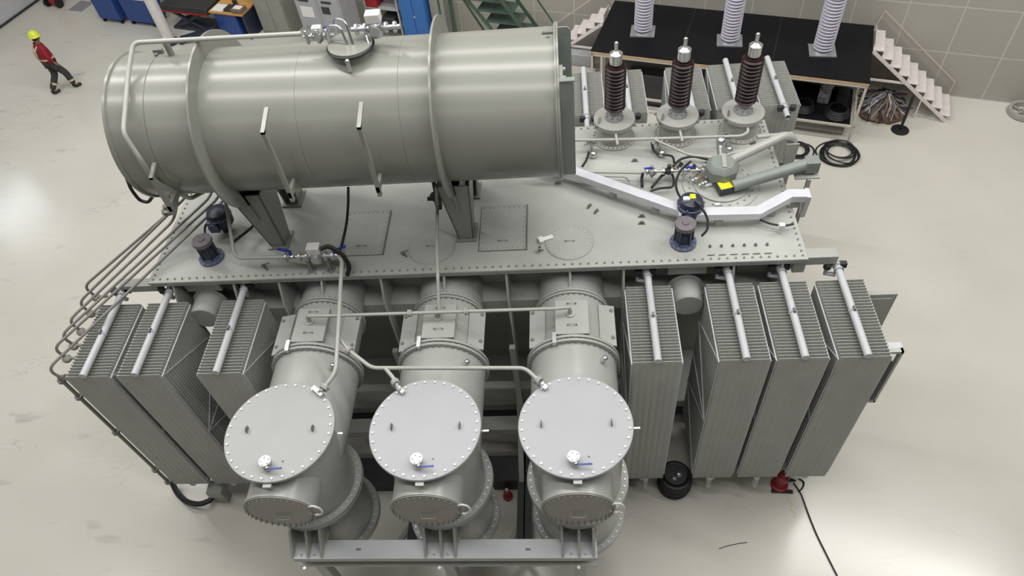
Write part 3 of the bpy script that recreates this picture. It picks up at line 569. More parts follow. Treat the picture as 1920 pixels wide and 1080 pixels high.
pipething('drop_pipe', dp, .026, 'dkpipe', 'vertical thin pipe with clamp collars along the outer edge of the leftmost radiator', .03, flanges=[((-6.60, .2, 3.42), (0, 0, 1)), ((-6.6, .2, .30), (0, 0, 1))]+cl)
mb = MB(); mb.lathe([(0, 0), (.10, 0), (.10, .05), (.06, .07), (.06, .12), (0, .12)], at(318, 398, 2, 4.30), (0, .2, 1), 20); mb.bolts(at(318, 398, 2, 4.33), (0, .2, 1), .08, 8, .01, .04)
q = at(318, 398, 2, 4.35); mb.bar(q, (-4.52, 1.35, 5.35), .05, .05); mb.tube([q+Vector((.05, 0, .05)), q+Vector((.05, .2, .35)), (-4.9, 2.0, 5.15)], .025, 8, .1); solo('pipe_clamp', mb, 'dkpipe', 'round flanged pipe joint where the thin sloping pipes meet below the drum\'s left end', 'pipe joint')
mb = MB(); pts = [at(*p, 2, .15) for p in ((323, 905), (332, 925), (350, 942), (375, 946), (395, 938), (402, 925))]; mb.tube(pts, .045, 8, .25); solo('black_hose', mb, 'black', 'thick black hose curling on the floor below the leftmost radiator', 'hose')
c = at(405, 916, 2, .42); mb = MB(); mb.box(c.x-.13, c.x+.12, c.y-.1, c.y+.12, .28, .46); mb.box(c.x-.08, c.x+.08, c.y-.06, c.y+.08, 0, .28); solo('radiator_bracket', mb, 'paint', 'small grey bracket box under the foot of the leftmost radiators', 'bracket')

# ------------------------------------------------------------------ cover pipes and relays
t, T = relay('flow_relay', (-3.10, 1.42, 4.33), 1.0, 'white-topped flow relay with two blue handles on the cover\'s front edge below the drum')
for x, a in ((-.33, .28), (.26, -.28)):
    mb = MB(T); mb.cyl((x, 0, -.03), (x, 0, .09), .02, 10); mb.bar((x+.02, 0, .10), (x-a*.55, .03, .13), .035, .012); build('valve_handle', mb, 'bluehandle', t, label='blue handle')
    mb = MB(T); mb.sphere((x, 0, 0), .045); mb.lathe([(.02, -.01), (.06, -.01), (.06, .01), (.02, .01)], (x+(.07 if x > 0 else -.07), 0, 0), (1, 0, 0), 18); build('ball_valve', mb, 'steel', t)
mb = MB(T); mb.tube([(.1, -.02, .15), (.2, .02, .16), (.36, -.02, .04), (.42, -.08, -.14), (.36, -.12, -.26)], .03, 8, .08); build('relay_cable', mb, 'black', t)
for x in (-.14, .12):
    mb = MB(T); mb.box(x-.02, x+.02, -.03, .03, -.28, -.05); mb.box(x-.05, x+.05, -.05, .05, -.28, -.265); build('stand', mb, 'dkpipe', t)
pipething('relay_supply_pipe', [(-4.50, 2.6, 5.1), (-4.46, 2.45, 4.95), at(425, 388, 2, 4.7), at(440, 484, 2, 4.33), (-3.42, 1.42, 4.33)], .024, 'pipe', 'thin grey pipe dropping from the drum and turning right into the flow relay', .12)
pipething('turret_vent_pipe', [(-2.82, 1.42, 4.33), at(641, 489, 2, 4.33), at(633, 640, 2, 4.25), at(629, 700, 2, 4.16), at(602, 733, 2, 4.10)], .026, 'pipe', 'thin pale pipe running from the flow relay forward to the lid of the left turret', .10, flanges=[(at(608, 727, 2, 4.115), (-.3, -.6, 0))])
pipething('middle_vent_pipe', [at(818, 350, 2, 4.95), at(820, 385, 2, 4.55), at(819, 470, 2, 4.38), at(821, 520, 2, 4.32), at(823, 592, 2, 3.98)], .022, 'pipe', 'thin pale pipe coming from under the drum straight forward onto the middle hatch plate', .05)
pipething('cross_pipe', [(-3.157, .66, 3.96), (-3.157, .655, 4.05), (-2.9, .64, 4.06), (-.9, .64, 4.06), (.0, .64, 4.06), (.155, .655, 4.06), (.155, .66, 3.96)], .022, 'pipe', 'thin pale pipe crossing the three turrets from hatch plate to hatch plate', .06, flanges=[((-1.83, .64, 4.06), (1, 0, 0)), ((-1.12, .64, 4.06), (1, 0, 0))])
pipething('lid_link_pipe', [at(632, 628, 2, 4.20), at(652, 655, 2, 4.16), at(697, 690, 2, 4.14), at(985, 690, 2, 4.14), at(1012, 716, 2, 4.10)], .024, 'pipe', 'thin pale pipe crossing in front of the turrets to the right-hand lid', .08, flanges=[(at(655, 657, 2, 4.16), (.6, -.5, 0)), (at(1010, 713, 2, 4.11), (.5, -.6, 0))])
pipething('middle_branch_pipe', [at(722, 690, 2, 4.14), at(737, 708, 2, 4.13), at(749, 732, 2, 4.08)], .024, 'pipe', 'short pale branch pipe ending in a flange on the middle lid', .03, flanges=[(at(741, 717, 2, 4.11), (.5, -.8, 0))])
for (u, v, wd) in ((598, 735, 'left'), (750, 730, 'middle'), (1017, 722, 'right')):
    p = at(u, v, 2, 4.06); mb = MB(); mb.bar(p-Vector((.08, -.06, .0)), p+Vector((.05, -.05, 0)), .05, .05); mb.cyl(p-Vector((0, 0, .035)), p+Vector((0, 0, .05)), .02, 10)
    solo('lid_tap', mb, 'steel', 'small silver tap at the back edge of the %s round lid' % wd, 'tap', 'taps on the round lids')
# cable lying over the cover
mb = MB(); mb.tube([at(653, 352, 2, 4.95), at(653, 385, 2, 4.6), at(650, 420, 2, 4.3), at(640, 465, 2, 4.12), at(634, 478, 2, 4.2), (-2.84, 1.44, 4.42)], .018, 8, .15); solo('black_cable', mb, 'black', 'black cable hanging from the drum down to the flow relay', 'cable')
mb = MB(); p = at(1014, 450, 2, 4.07); mb.T = Matrix.Translation(p) @ Matrix.Rotation(.35, 4, 'Z'); mb.box(.0, .17, -.035, .03, 0, .01); mb.box(-.03, .03, -.06, .04, 0, .03); solo('paper_tag', mb, 'paper', 'crumpled white paper tag lying on the cover by the round hatch', 'tag')
mb = MB(); mb.T = Matrix.Translation(at(1012, 468, 2, ZC+.03)); mb.cyl((0, 0, -.03), (0, 0, .05), .022, 10); mb.cyl((-.02, -.03, 0), (.05, -.05, .04), .012, 8); solo('thermowell', mb, 'steel', 'small metal plug in the cover beside the white paper tag', 'plug')
for u, v, wd in ((757, 478, 'left of the round hatch under the drum'), (497, 502, 'by the front edge left of the flow relay')):
    mb = MB(); mb.T = Matrix.Translation(at(u, v, 2, ZC)); mb.cyl((0, 0, 0), (0, 0, .06), .02, 10); mb.bar((-.04, -.01, .05), (.07, .03, .06), .012, .012); mb.cyl((.04, -.04, 0), (.04, -.04, .04), .014, 8)
    solo('thermowell', mb, 'dkbolt', 'small dark plug standing on the cover '+wd, 'plug')
# valve below the drum, dark cluster over the middle pipe
mb = MB(); c = at(820, 372, 2, 4.55); mb.sphere(c, .06); mb.cyl(c-Vector((.13, 0, 0)), c+Vector((.13, 0, 0)), .03, 12); mb.cyl(c, c+Vector((0, 0, .5)), .03, 12); mb.box(c.x-.04, c.x+.04, c.y-.05, c.y+.05, c.z-.16, c.z+.1); mb.lathe([(0, 0), (.08, 0), (.08, .03), (0, .03)], c-Vector((0, .05, -.09)), (0, -1, 0), 18); solo('drum_outlet_valve', mb, 'dark', 'dark valve cluster hanging under the drum between its legs', 'valve')

# ------------------------------------------------------------------ pressure relief devices and their switch boxes
def relief(x, y, lab, rot=0.0):
    t = thing('relief_valve', lab, 'relief valve', (x, y, ZC), 'navy pressure relief valves on the cover'); T = Matrix.Translation((x, y, ZC)) @ Matrix.Rotation(rot, 4, 'Z')
    mb = MB(T); mb.lathe([(0, 0), (.17, 0), (.17, .03), (.13, .035), (.12, .06), (0, .06)], (0, 0, 0), n=36); mb.bolts((0, 0, .03), (0, 0, 1), .15, 12, .01, .015); build('base_flange', mb, 'navylite', t)
    mb = MB(T); mb.lathe([(.10, .05), (.10, .20), (.08, .24), (.08, .30), (0, .30)], (0, 0, 0), n=30); build('valve_body', mb, 'navy', t)
    mb = MB(T)
    for k in range(6): a = k*PI/3; mb.cyl((.115*math.cos(a), .115*math.sin(a), .05), (.115*math.cos(a), .115*math.sin(a), .34), .012, 8)
    build('tie_rods', mb, 'navy', t)
    mb = MB(T); mb.lathe([(0, .30), (.13, .30), (.135, .33), (.13, .36), (.05, .365), (.04, .38), (0, .38)], (0, 0, 0), n=36); build('cap', mb, 'capmat', t, label='purple-grey round cap')
    return t
relief(-4.72, 1.72, 'navy pressure relief valve at the left end of the cover, beside the sloping pipes')
relief(1.64, 1.66, 'navy pressure relief valve at the right, in front of the silver cable duct')
def motorbox(x, y, lab, yel=False, tilt=0.0):
    t = thing('switch_head', lab, 'switch housing', (x, y, ZC), 'navy switch housings on the cover'); T = Matrix.Translation((x, y, ZC)) @ Matrix.Rotation(tilt, 4, 'Z')
    mb = MB(T); mb.lathe([(.06, 0), (.06, .10), (.16, .16), (.17, .30), (.14, .38), (.06, .42), (0, .42)], (0, 0, 0), n=28); build('housing', mb, 'navy', t)
    mb = MB(T); mb.box(-.13, .0, -.17, -.08, .12, .30); mb.lathe([(0, 0), (.07, 0), (.07, .03), (0, .03)], (-.05, -.17, .22), (0, -1, 0), 20); build('cover_box', mb, 'navylite' if not yel else 'navy', t)
    mb = MB(T); mb.torus((0, 0, .30), .165, .012, n=28, m=6); mb.bolts((0, 0, .30), (0, 0, 1), .165, 8, .012, .03); build('clamp_band', mb, 'navylite', t)
    if yel:
        mb = MB(T); mb.box(-.02, .05, -.03, .05, .415, .43); build('yellow_label', mb, 'yellow', t); mb = MB(T); mb.box(-.11, -.03, -.06, .0, .40, .44); build('white_label', mb, 'paper', t)
    return t
motorbox(-4.66, 2.25, 'dark navy round housing behind the left relief valve, half under the drum'); motorbox(1.76, 2.06, 'dark navy round housing with a yellow label behind the right relief valve', True)
def u_left(p): return p[0][0] < 600
for pts, wd in ((((1302, 378), (1318, 392), (1328, 412), (1326, 432), (1316, 442)), 'right of the right-hand navy relief valve'), (((1296, 302), (1276, 318), (1266, 342), (1270, 362), (1282, 378)), 'above the yellow-labelled navy housing'),
                (((392, 412), (384, 425), (384, 438), (390, 448)), 'beside the left navy housing'), (((436, 455), (455, 440), (470, 428), (480, 418)), 'running from the left navy housing to the drum leg')):
    mb = MB(); z = 4.22 if u_left(pts) else 4.40; mb.tube([at(u, v, 2, z+(.1 if k in (0,) else 0)) for k, (u, v) in enumerate(pts)], .016 if wd[:3] != 'run' else .02, 8, .1); solo('conduit', mb, 'black', 'black conduit curving '+wd, 'conduit')

# ------------------------------------------------------------------ brown bushings
BX = [.89, 1.80, 2.73]; BY = 3.86
def bushing(x):
    t = thing('bushing', '', 'bushing', (x, BY, ZC), 'three brown high-voltage bushings'); Z = ZC
    mb = MB(); mb.lathe([(0, 0), (.32, 0), (.32, .025), (.25, .025), (.25, .30), (.30, .30), (.30, .33)], (x, BY, Z), n=48); tb = build('base_turret', mb, 'paint', t)
    ring_of_bolts(tb, (x, BY, Z+.025), (0, 0, 1), .29, 28, .009, .012, 'dkbolt')
    mb = MB(); mb.lathe([(0, .365), (.295, .365), (.30, .36), (.30, .33), (0, .33)], (x, BY, Z), n=48); fl = build('round_flange', mb, 'paint', t)
    for a in (-2.6, -.5, 2.9): c = Vector((x+.31*math.cos(a), BY+.31*math.sin(a), Z+.33)); m2 = MB(); m2.torus(c, .02, .007, (math.sin(a), math.cos(a), 0), 12, 6); build('lifting_eye', m2, 'dkbolt', fl)
    b = MB(); b.bar((x-.24, BY-.14, Z+.375), (x-.21, BY-.02, Z+.39), .03, .02); build('flange_clip', b, 'steel', fl)
    mb = MB(); mb.lathe([(.14, .365), (.13, .40), (.085, .44), (.09, .55), (0, .55)], (x, BY, Z), n=32); mb.bolts((x, BY, Z+.37), (0, 0, 1), .115, 8, .011, .06); build('silver_foot', mb, 'foot', t)
    pr = [(.085, .53)]; z = .55; k = 0
    while z < 1.20:
        R = .150; pr += [(.118, z), (R, z+.006), (R, z+.016), (.122, z+.038)]; z += .0585; k += 1
    pr += [(.13, 1.21), (.12, 1.25), (.0, 1.25)]
    mb = MB(); mb.lathe(pr, (x, BY, Z), n=40); build('porcelain_sheds', mb, 'porcelain', t)
    mb = MB(); mb.lathe([(.06, 1.25), (.085, 1.27), (.085, 1.40), (.09, 1.40), (.09, 1.42), (.05, 1.44), (.03, 1.46), (0, 1.46)], (x, BY, Z), n=28); hc = build('metal_cap', mb, 'steel', t)
    mb = MB(); mb.cyl((x, BY, Z+1.43), (x, BY, Z+1.56), .024, 14); mb.sphere((x, BY, Z+1.57), .030, 12); build('terminal_stud', mb, 'steel', hc)
    return t
for x, wd in zip(BX, ('left', 'middle', 'right')):
    b = bushing(x); b['label'] = 'dark brown ribbed bushing with silver cap, the %s one of the three behind the cover' % wd
pipething('bushing_vent_pipe', [at(960, 265, 2, 4.30), at(1200, 261, 2, 4.30), at(1390, 255, 2, 4.30), at(1403, 248, 2, 4.30), at(1401, 236, 2, 4.34)], .022, 'pipe', 'thin pale pipe running below the three brown bushings', .05)
for x, wd in zip(BX[:2], ('left', 'middle')):
    p = Vector((x, BY-.26, 4.35)); q = Vector((x+.02, 3.38, 4.30)); mb = MB(); mb.tube([p, q], .02, 8); solo('bushing_branch', mb, 'pipe', 'short stub of pipe below the %s brown bushing' % wd, 'pipe')
pipething('diagonal_vent_pipe', [at(1228, 262, 2, 4.3), at(1290, 290, 2, 4.3), at(1340, 296, 2, 4.3), at(1390, 283, 2, 4.3), at(1440, 262, 2, 4.3)], .018, 'pipe', 'thin pale pipe slanting from the bushing pipe towards the drive head', .08)
# silver valve clusters at the feet of the bushings
for (u, v, wd) in ((1108, 272, 'left'), (1236, 270, 'middle'), (1362, 262, 'right')):
    c = at(u, v, 2, 4.18); t = thing('bushing_valve', 'small silver valve cluster at the foot of the %s brown bushing' % wd, 'valve', (c.x, c.y, ZC), 'valves at the feet of the bushings')
    mb = MB(); mb.cyl((c.x, c.y, ZC), (c.x, c.y, 4.24), .035, 14); mb.sphere((c.x+.05, c.y+.02, 4.2), .04); mb.cyl((c.x-.1, c.y+.03, 4.17), (c.x+.12, c.y+.02, 4.2), .018, 10); mb.sphere((c.x+.03, c.y-.12, 4.1), .055); build('valve_body', mb, 'steel', t)
    mb = MB(); mb.torus((c.x, c.y, 4.25), .06, .009, n=16, m=6); mb.bar((c.x-.12, c.y+.08, 4.2), (c.x+.1, c.y+.1, 4.22), .014, .014); build('hand_wheel', mb, 'dkbolt', t)
# hoses on the right cover
for pts, wd, r in ((((1104, 285), (1100, 300), (1092, 312)), 'below the left brown bushing', .018), (((1222, 268), (1225, 282), (1234, 290)), 'beside the middle valve cluster', .018),
                (((1262, 312), (1275, 298), (1300, 292), (1330, 300)), 'arching above the row of blue-handled valves', .018), (((1222, 352), (1240, 330), (1255, 318)), 'slanting up to the row of blue-handled valves', .02),
                (((1220, 358), (1240, 352), (1262, 352), (1264, 335), (1256, 320)), 'looping below the row of blue-handled valves', .017), (((1204, 350), (1203, 335), (1206, 322)), 'at the left end of the row of blue-handled valves', .022),
                (((1425, 412), (1445, 420), (1470, 424), (1488, 420)), 'beside the bend of the silver cable duct', .014), (((1242, 290), (1262, 292), (1264, 305)), 'behind the row of blue-handled valves', .016)):
    mb = MB(); mb.tube([at(u, v, 2, 4.14) for u, v in pts], r, 8, .12); solo('conduit', mb, 'black', 'short black conduit '+wd, 'conduit')
# row of valves with blue handles
vr = thing('valve_manifold', 'row of silver and brass valves with two blue handles on the cover\'s right half', 'valve row', at(1270, 325, 2, ZC))
pa = at(1205, 322, 2, 4.22); pb = at(1345, 318, 2, 4.22)
mb = MB(); mb.cyl(pa, pb, .018, 10)
for k in range(9):
    p = pa.lerp(pb, (k+.5)/9); mb.lathe([(.01, -.012), (.05, -.012), (.05, .012), (.01, .012)], p, (1, 0, 0), 16)
build('manifold_pipe', mb, 'steel', vr)
for k, m in ((1, 'alu'), (3, 'dark'), (5, 'steel'), (7, 'alu')):
    p = pa.lerp(pb, k/8.5); mb = MB(); mb.sphere(p, .055); mb.cyl(p, p+Vector((0, 0, .1)), .03, 10); build('valve_body', mb, m, vr)
for u, v in ((1215, 316), (1293, 314)):
    p = at(u, v, 2, 4.32); mb = MB(); mb.bar(p-Vector((.05, 0, 0)), p+Vector((.06, .01, 0)), .03, .012); build('valve_handle', mb, 'bluehandle', vr, label='blue handle')
for u, v in ((1310, 322), (1305, 336), (1318, 345), (1330, 330)):
    p = at(u, v, 2, 4.16); mb = MB(); mb.cyl(p-Vector((.05, 0, .02)), p+Vector((.05, .02, .02)), .022, 10); mb.sphere(p, .035); build('fitting', mb, 'steel', vr)
mb = MB(); mb.tube([at(1000, 321, 2, 4.22), at(1200, 324, 2, 4.22), pa], .02, 8); build('supply_pipe', mb, 'pipe', vr)
mb = MB(); mb.tube([at(990, 327, 2, 4.20), at(1172, 331, 2, 4.20), at(1180, 340, 2, 4.1)], .016, 8, .04); build('drain_pipe', mb, 'pipe', vr)
for u, v, m in ((1225, 328, 'brass'), (1248, 324, 'dark'), (1262, 322, 'brass'), (1283, 328, 'steel'), (1300, 316, 'dark'), (1322, 312, 'dark'), (1312, 335, 'brass'), (1328, 322, 'alu'), (1345, 330, 'dark'), (1275, 312, 'dark')):
    p = at(u, v, 2, 4.18); mb = MB(); mb.cyl(p-Vector((.03, 0, .03)), p+Vector((.03, .02, .04)), .026, 10); mb.cyl(p, p+Vector((0, .01, .07)), .014, 8); build('fitting', mb, m, vr)
# tap changer head, drive shaft housing and big pipe
hd = thing('tap_changer_head', 'grey eight-sided tap changer head at the right end of the cover', 'tap changer', (2.28, 2.85, ZC))
hc = at(1356, 303, 2, 4.40); hx, hy = hc.x, hc.y
mb = MB(); mb.lathe([(.13, 4.06), (.15, 4.14), (.23, 4.19), (.23, 4.33), (.16, 4.41), (0, 4.41)], (hx, hy, 0), n=8); build('head_housing', mb, 'drive', hd, .006); mb = MB(); mb.bar((hx-.0, hy-.14, 4.415), (hx+.02, hy+.14, 4.415), .06, .02); build('head_strip', mb, 'turret', hd)
mb = MB(); mb.cyl((hx, hy, ZC), (hx, hy, 4.12), .16, 28); mb.bolts((hx, hy, 4.1), (0, 0, 1), .15, 14, .012, .03); build('head_neck', mb, 'paint', hd)
mb = MB(); mb.cyl((hx+.0, hy+.12, 4.36), (hx+.02, hy+.40, 4.40), .055, 18); mb.sphere((hx+.02, hy+.36, 4.45), .07); build('head_elbow', mb, 'steel', hd)
e = Vector((3.27, 3.33, 4.40)); pipething('head_pipe', [(hx+.12, hy+.08, 4.34), e-Vector((.08, .05, 0)), (3.34, 3.32, 4.30), (3.34, 3.30, 3.3)], .065, 'pipe', 'thick grey pipe rising diagonally from the tap changer head to the tank\'s right end', .10)
mb = MB(); mb.tube([(2.85, 3.36, 4.33), (3.32, 3.36, 4.36)], .03, 10); mb.prism([(3.22, 3.20, 4.30), (3.40, 3.20, 4.30), (3.36, 3.20, 3.55), (3.28, 3.20, 3.55)], (0, .02, 0)); mb.box(3.10, 3.34, 3.28, 3.34, 3.8, 3.9); solo('pipe_bracket', mb, 'paint', 'tapered grey bracket plate under the bend of the thick pipe at the tank end', 'bracket')
dv = thing('drive_shaft_housing', 'grey-green tube with an end box and yellow label across the cover\'s right end', 'drive shaft', (2.8, 2.5, ZC))
a = at(1374, 349, 2, 4.20); b = at(1512, 308, 2, 4.36)
mb = MB(); mb.cyl(a, b, .08, 22); build('shaft_tube', mb, 'drive', dv)
mb = MB(); mb.box(b.x-.02, b.x+.16, b.y-.08, b.y+.09, 4.26, 4.44); build('gear_box', mb, 'drive', dv, .01)
mb = MB(); mb.box(b.x-.14, b.x+.18, b.y-.12, b.y+.02, 4.20, 4.22); mb.box(b.x+.02, b.x+.07, b.y-.14, b.y-.09, 3.3, 4.2); build('gear_box_stand', mb, 'paint', dv)
mb = MB(); bp_ = at(1360, 346, 2, 4.22); T = Matrix.Translation((bp_.x, bp_.y, 4.11)) @ Matrix.Rotation(.25, 4, 'Z'); mb.T = T; mb.box(-.10, .10, -.08, .08, 0, .10); bx = build('bevel_box', mb, 'navy', dv, .008)
mb = MB(T); mb.box(-.085, .085, -.07, .07, .10, .104); build('yellow_label', mb, 'yellow', dv, label='bright yellow label')
# silver cable duct
du = thing('cable_duct', 'bright silver sheet-metal cable duct bending across the right part of the cover', 'cable duct', (1.7, 2.1, ZC))
pz = 4.24
segs = [((1060, 318), (1276, 394)), ((1276, 402), (1421, 399)), ((1421, 399), (1480, 367)), ((1480, 367), (1508, 367))]
for k, (p, q) in enumerate(segs):
    p = at(*p, 2, pz); q = at(*q, 2, pz); d = (q-p).normalized()*.03; mb = MB(); mb.bar(p-d*(1 if k else 36), q+d*(.6 if k else 1), .14+.004*(k % 2), .10+.004*(k % 2)); build('duct_section', mb, 'galv', du, .004)
for u, v in ((1150, 352), (1230, 380), (1350, 402), (1450, 384), (1495, 367)):
    p = at(u, v, 2, pz); mb = MB(); mb.box(p.x-.05, p.x+.05, p.y-.03, p.y+.03, ZC, pz-.05); build('duct_foot', mb, 'pipe', du)
q = at(1504, 367, 2, pz); mb = MB(); mb.prism([(q.x+.04, q.y-.09, pz+.05), (q.x+.04, q.y+.09, pz+.05), (q.x+.04, q.y+.06, 3.9), (q.x+.04, q.y-.06, 3.9)], (.05, 0, 0)); build('duct_drop', mb, 'galv', du)
mb = MB(); c = at(1461, 438, 2, ZC); mb.T = Matrix.Translation(c); mb.cyl((0, 0, 0), (0, 0, .12), .018, 10); mb.box(-.03, .04, -.03, .03, .10, .17); solo('cable_gland', mb, 'white', 'small white gland standing on the cover right of the row of plugs', 'cable gland')
for (u, v, w) in ((1328, 349, 'a'), (1345, 383, 'b')):
    mb = MB(); mb.T = Matrix.Translation(at(u, v, 2, ZC+.03)) @ Matrix.Rotation(.3, 4, 'Z'); mb.box(-.06, .05, -.02, .02, .01, .03) if w == 'a' else mb.box(-.03, .03, -.02, .02, .0, .006)
    solo('paper_tag', mb, 'paper', 'small white tag on a cord left of the grey drive tube' if w == 'a' else 'tiny white sticker on the round ring in the cover', 'tag')
# control cabinets hanging at the right side
cb = thing('control_cabinet', 'grey-green cabinet top corner sticking out behind the outermost front radiator at the right', 'cabinet', (3.95, .98, 0))
mb = MB(); z = 3.60; p = [at(1640, 545, 2, z), at(1683, 548, 2, z)]; y = p[1].y; x1 = p[1].x
mb.box(3.9, x1, y-.03, y+.03, 0, z); build('cabinet_body', mb, 'fin', cb, .004); mb = MB(); mb.box(3.95, x1-.05, y-.045, y-.03, 1.7, z-.07); build('door', mb, 'fin', cb)
wb = thing('fan_frame', 'open grey frame panel with a dark fan behind it, right of the outermost front radiator', 'frame', (3.95, .1, 0))
z = 3.70; p = at(1695, 657, 2, z); x1 = p.x; y = p.y
mb = MB(); mb.box(x1-.03, x1, y-.02, y+.04, z-1.15, z); mb.box(x1-.25, x1, y-.02, y+.04, z-.04, z); mb.box(x1-.25, x1, y-.02, y+.04, z-1.15, z-1.11); build('frame', mb, 'pipe', wb)
mb = MB(); mb.box(x1-.22, x1-.05, y, y+.03, z-1.1, z-.25); build('fan_panel', mb, 'dark', wb)
mb = MB(); mb.box(x1-.2, x1, y+.04, y+.12, z-.02, z+.0); build('top_plate', mb, 'header', wb)

# ------------------------------------------------------------------ floor things near the transformer
c = at(1272, 890, 2, .12); t = thing('cable_reel', 'black cable reel on the floor between two front radiators', 'cable reel', (1.69, .16, 0))
for k in range(5):
    mb = MB(); mb.torus((1.69, .16, .05+.075*k), .21+.012*(k % 2), .045, n=32, m=8); build('cable_turn', mb, 'black', t)
mb = MB(); mb.cyl((1.69, .16, 0), (1.69, .16, .38), .12, 20); mb.lathe([(0, .38), (.17, .38), (.17, .40), (0, .40)], (1.69, .16, 0), n=24); build('hub', mb, 'dark', t); mb = MB(); mb.sphere((1.73, .15, .42), .05); mb.cyl((1.66, .08, .4), (1.66, .08, .43), .03, 10); build('hub_cap', mb, 'steel', t)
for (u, v, wd) in ((690, 872, 'between the left and middle turrets'), (952, 905, 'between the middle and right turrets'), (984, 900, 'close to the right turret, under its lid')):
    c = at(u, v+14, 2, .1); c.y = min(c.y, 0.0); t = thing('hydraulic_jack', 'small red jack in the shade '+wd, 'jack', (c.x, c.y, 0), 'red jacks under the turrets')
    mb = MB(); mb.lathe([(0, 0), (.08, 0), (.08, .04), (.05, .05), (.05, .2), (0, .2)], (c.x, c.y, 0), n=20); build('jack_body', mb, 'red', t); mb = MB(); mb.cyl((c.x, c.y, .2), (c.x, c.y, .28), .025, 14); build('jack_ram', mb, 'steel', t)
t = thing('hydraulic_jack', 'red hydraulic jack on the floor at the foot of the right-hand radiators', 'jack', (3.32, .12, 0))
mb = MB(); mb.lathe([(0, 0), (.13, 0), (.13, .05), (.09, .06), (.09, .34), (.05, .36), (.05, .45), (0, .45)], (3.32, .14, 0), n=24); build('jack_body', mb, 'red', t, .004)
mb = MB(); mb.bar((3.18, .04, .03), (3.50, .02, .03), .05, .04); mb.tube([(3.40, .12, .2), (3.50, .1, .25), (3.55, .15, .15), (3.48, .2, .1)], .014, 8, .05); build('jack_pump', mb, 'black', t)
mb = MB(); mb.tube([at(u, v, 2, .02) for u, v in ((1488, 905), (1502, 925), (1515, 962), (1530, 1000), (1550, 1040), (1575, 1090), (1600, 1130))], .011, 8, .3); solo('power_cable', mb, 'black', 'black cable running over the floor from the red jack towards the picture bottom', 'cable')
mb = MB(); mb.tube([at(u, v, 2, .008) for u, v in ((1348, 1029), (1365, 1023), (1385, 1019), (1401, 1017))], .005, 6, .1); solo('wire_offcut', mb, 'black', 'short thin dark wire lying alone on the pale floor at the bottom right', 'wire')
mb = MB(); mb.tube([at(u, v, 2, .02) for u, v in ((1498, 897), (1508, 903), (1506, 914), (1497, 922))], .012, 8, .1); solo('short_hose', mb, 'black', 'short black hose loop beside the red jack', 'hose')
mb = MB(); pts = [at(u, v, 2, .006) for u, v in ((1478, 935), (1486, 945), (1482, 955), (1492, 962), (1490, 970))]; mb.tube(pts, .008, 6); solo('yellow_string', mb, mat('pale_yellow_string', (.75, .75, .42), .7), 'pale yellow string on the floor below the red jack', 'string')
for (x, wd) in ((1.2, 'radiator beside the right turret'), (2.15, 'radiator beside the black reel'), (2.85, 'radiator left of the red jack')):
    mb = MB(); mb.cyl((x, .0, .40), (x, .0, .62), .045, 14); mb.sphere((x, -.02, .40), .05); solo('drain_valve', mb, 'pipe', 'round pale drain knob under the '+wd, 'drain valve', 'drain knobs under the radiators')
# support under the radiators' rear end, resting on the skid
# coiled cables
def coil(u, v, r, n, th, lab, z=0):
    c = at(u, v, 2, 0); mb = MB()
    for k in range(n):
        R = r*(1-.05*k+random.uniform(-.03, .03)); o = Vector((random.uniform(-.09, .09), random.uniform(-.07, .07), th+k*th*.9))
        mb.tube([c+o+Vector((R*math.cos(a)*(1+.04*math.sin(3*a+k)), R*math.sin(a), .01*math.sin(2*a))) for a in [2*PI*j/36 for j in range(36)]], th, 6, closed=True)
    return solo('cable_coil', mb, 'black', lab, 'cable coil')
coil(1573, 290, .42, 7, .018, 'coil of black cable on the floor right of the tank end'); coil(1497, 283, .27, 5, .018, 'coil of black cable half hidden behind the pipe bracket')

# ------------------------------------------------------------------ test platform and stairs at the back wall (room frame)
pf = thing('test_platform', 'long black-topped wooden platform on a cream steel frame against the back wall', 'platform', rm(.65, 11, 0)); PZ = 1.60; U0, U1, V0, V1 = -2.33, 3.66, 9.84, 12.08
mb = MB(ROOM); mb.box(U0, U1, V0, V1, PZ-.03, PZ); build('rubber_top', mb, 'platetop', pf)
mb = MB(ROOM)
for u in (-.33, 1.66): mb.box(u-.006, u+.006, V0, V1, PZ, PZ+.004)
build('seam_strip', mb, 'dark', pf)
mb = MB(ROOM); mb.box(U0, U1, V0-.01, V1, PZ-.075, PZ-.031); build('wood_edge', mb, 'wood', pf)
mb = MB(ROOM); mb.box(U0, U1, V0, V0+.06, PZ-.14, PZ-.078); mb.box(U0, U1, V1-.06, V1, PZ-.14, PZ-.078)
for u in (U0, -.3, 1.64, U1-.06): mb.box(u, u+.06, V0, V1, PZ-.14, PZ-.078)
build('top_frame', mb, 'cream', pf)
for u in (U0, -2.1, -.3, 1.64, U1-.06):
    for v in (V0, 11.0, V1-.06):
        mb = MB(ROOM); mb.box(u, u+.05, v, v+.05, 0, PZ-.14); build('leg', mb, 'cream', pf)
mb = MB(ROOM); mb.box(U0, U1, V0, V0+.04, .42, .47); mb.box(U1-.04, U1, V0, V1, .42, .47); build('lower_rail', mb, 'cream', pf)
mb = MB(ROOM); mb.box(1.9, 3.55, V0+.05, 11.2, .47, .50); sh = build('lower_shelf', mb, 'platetop', pf)
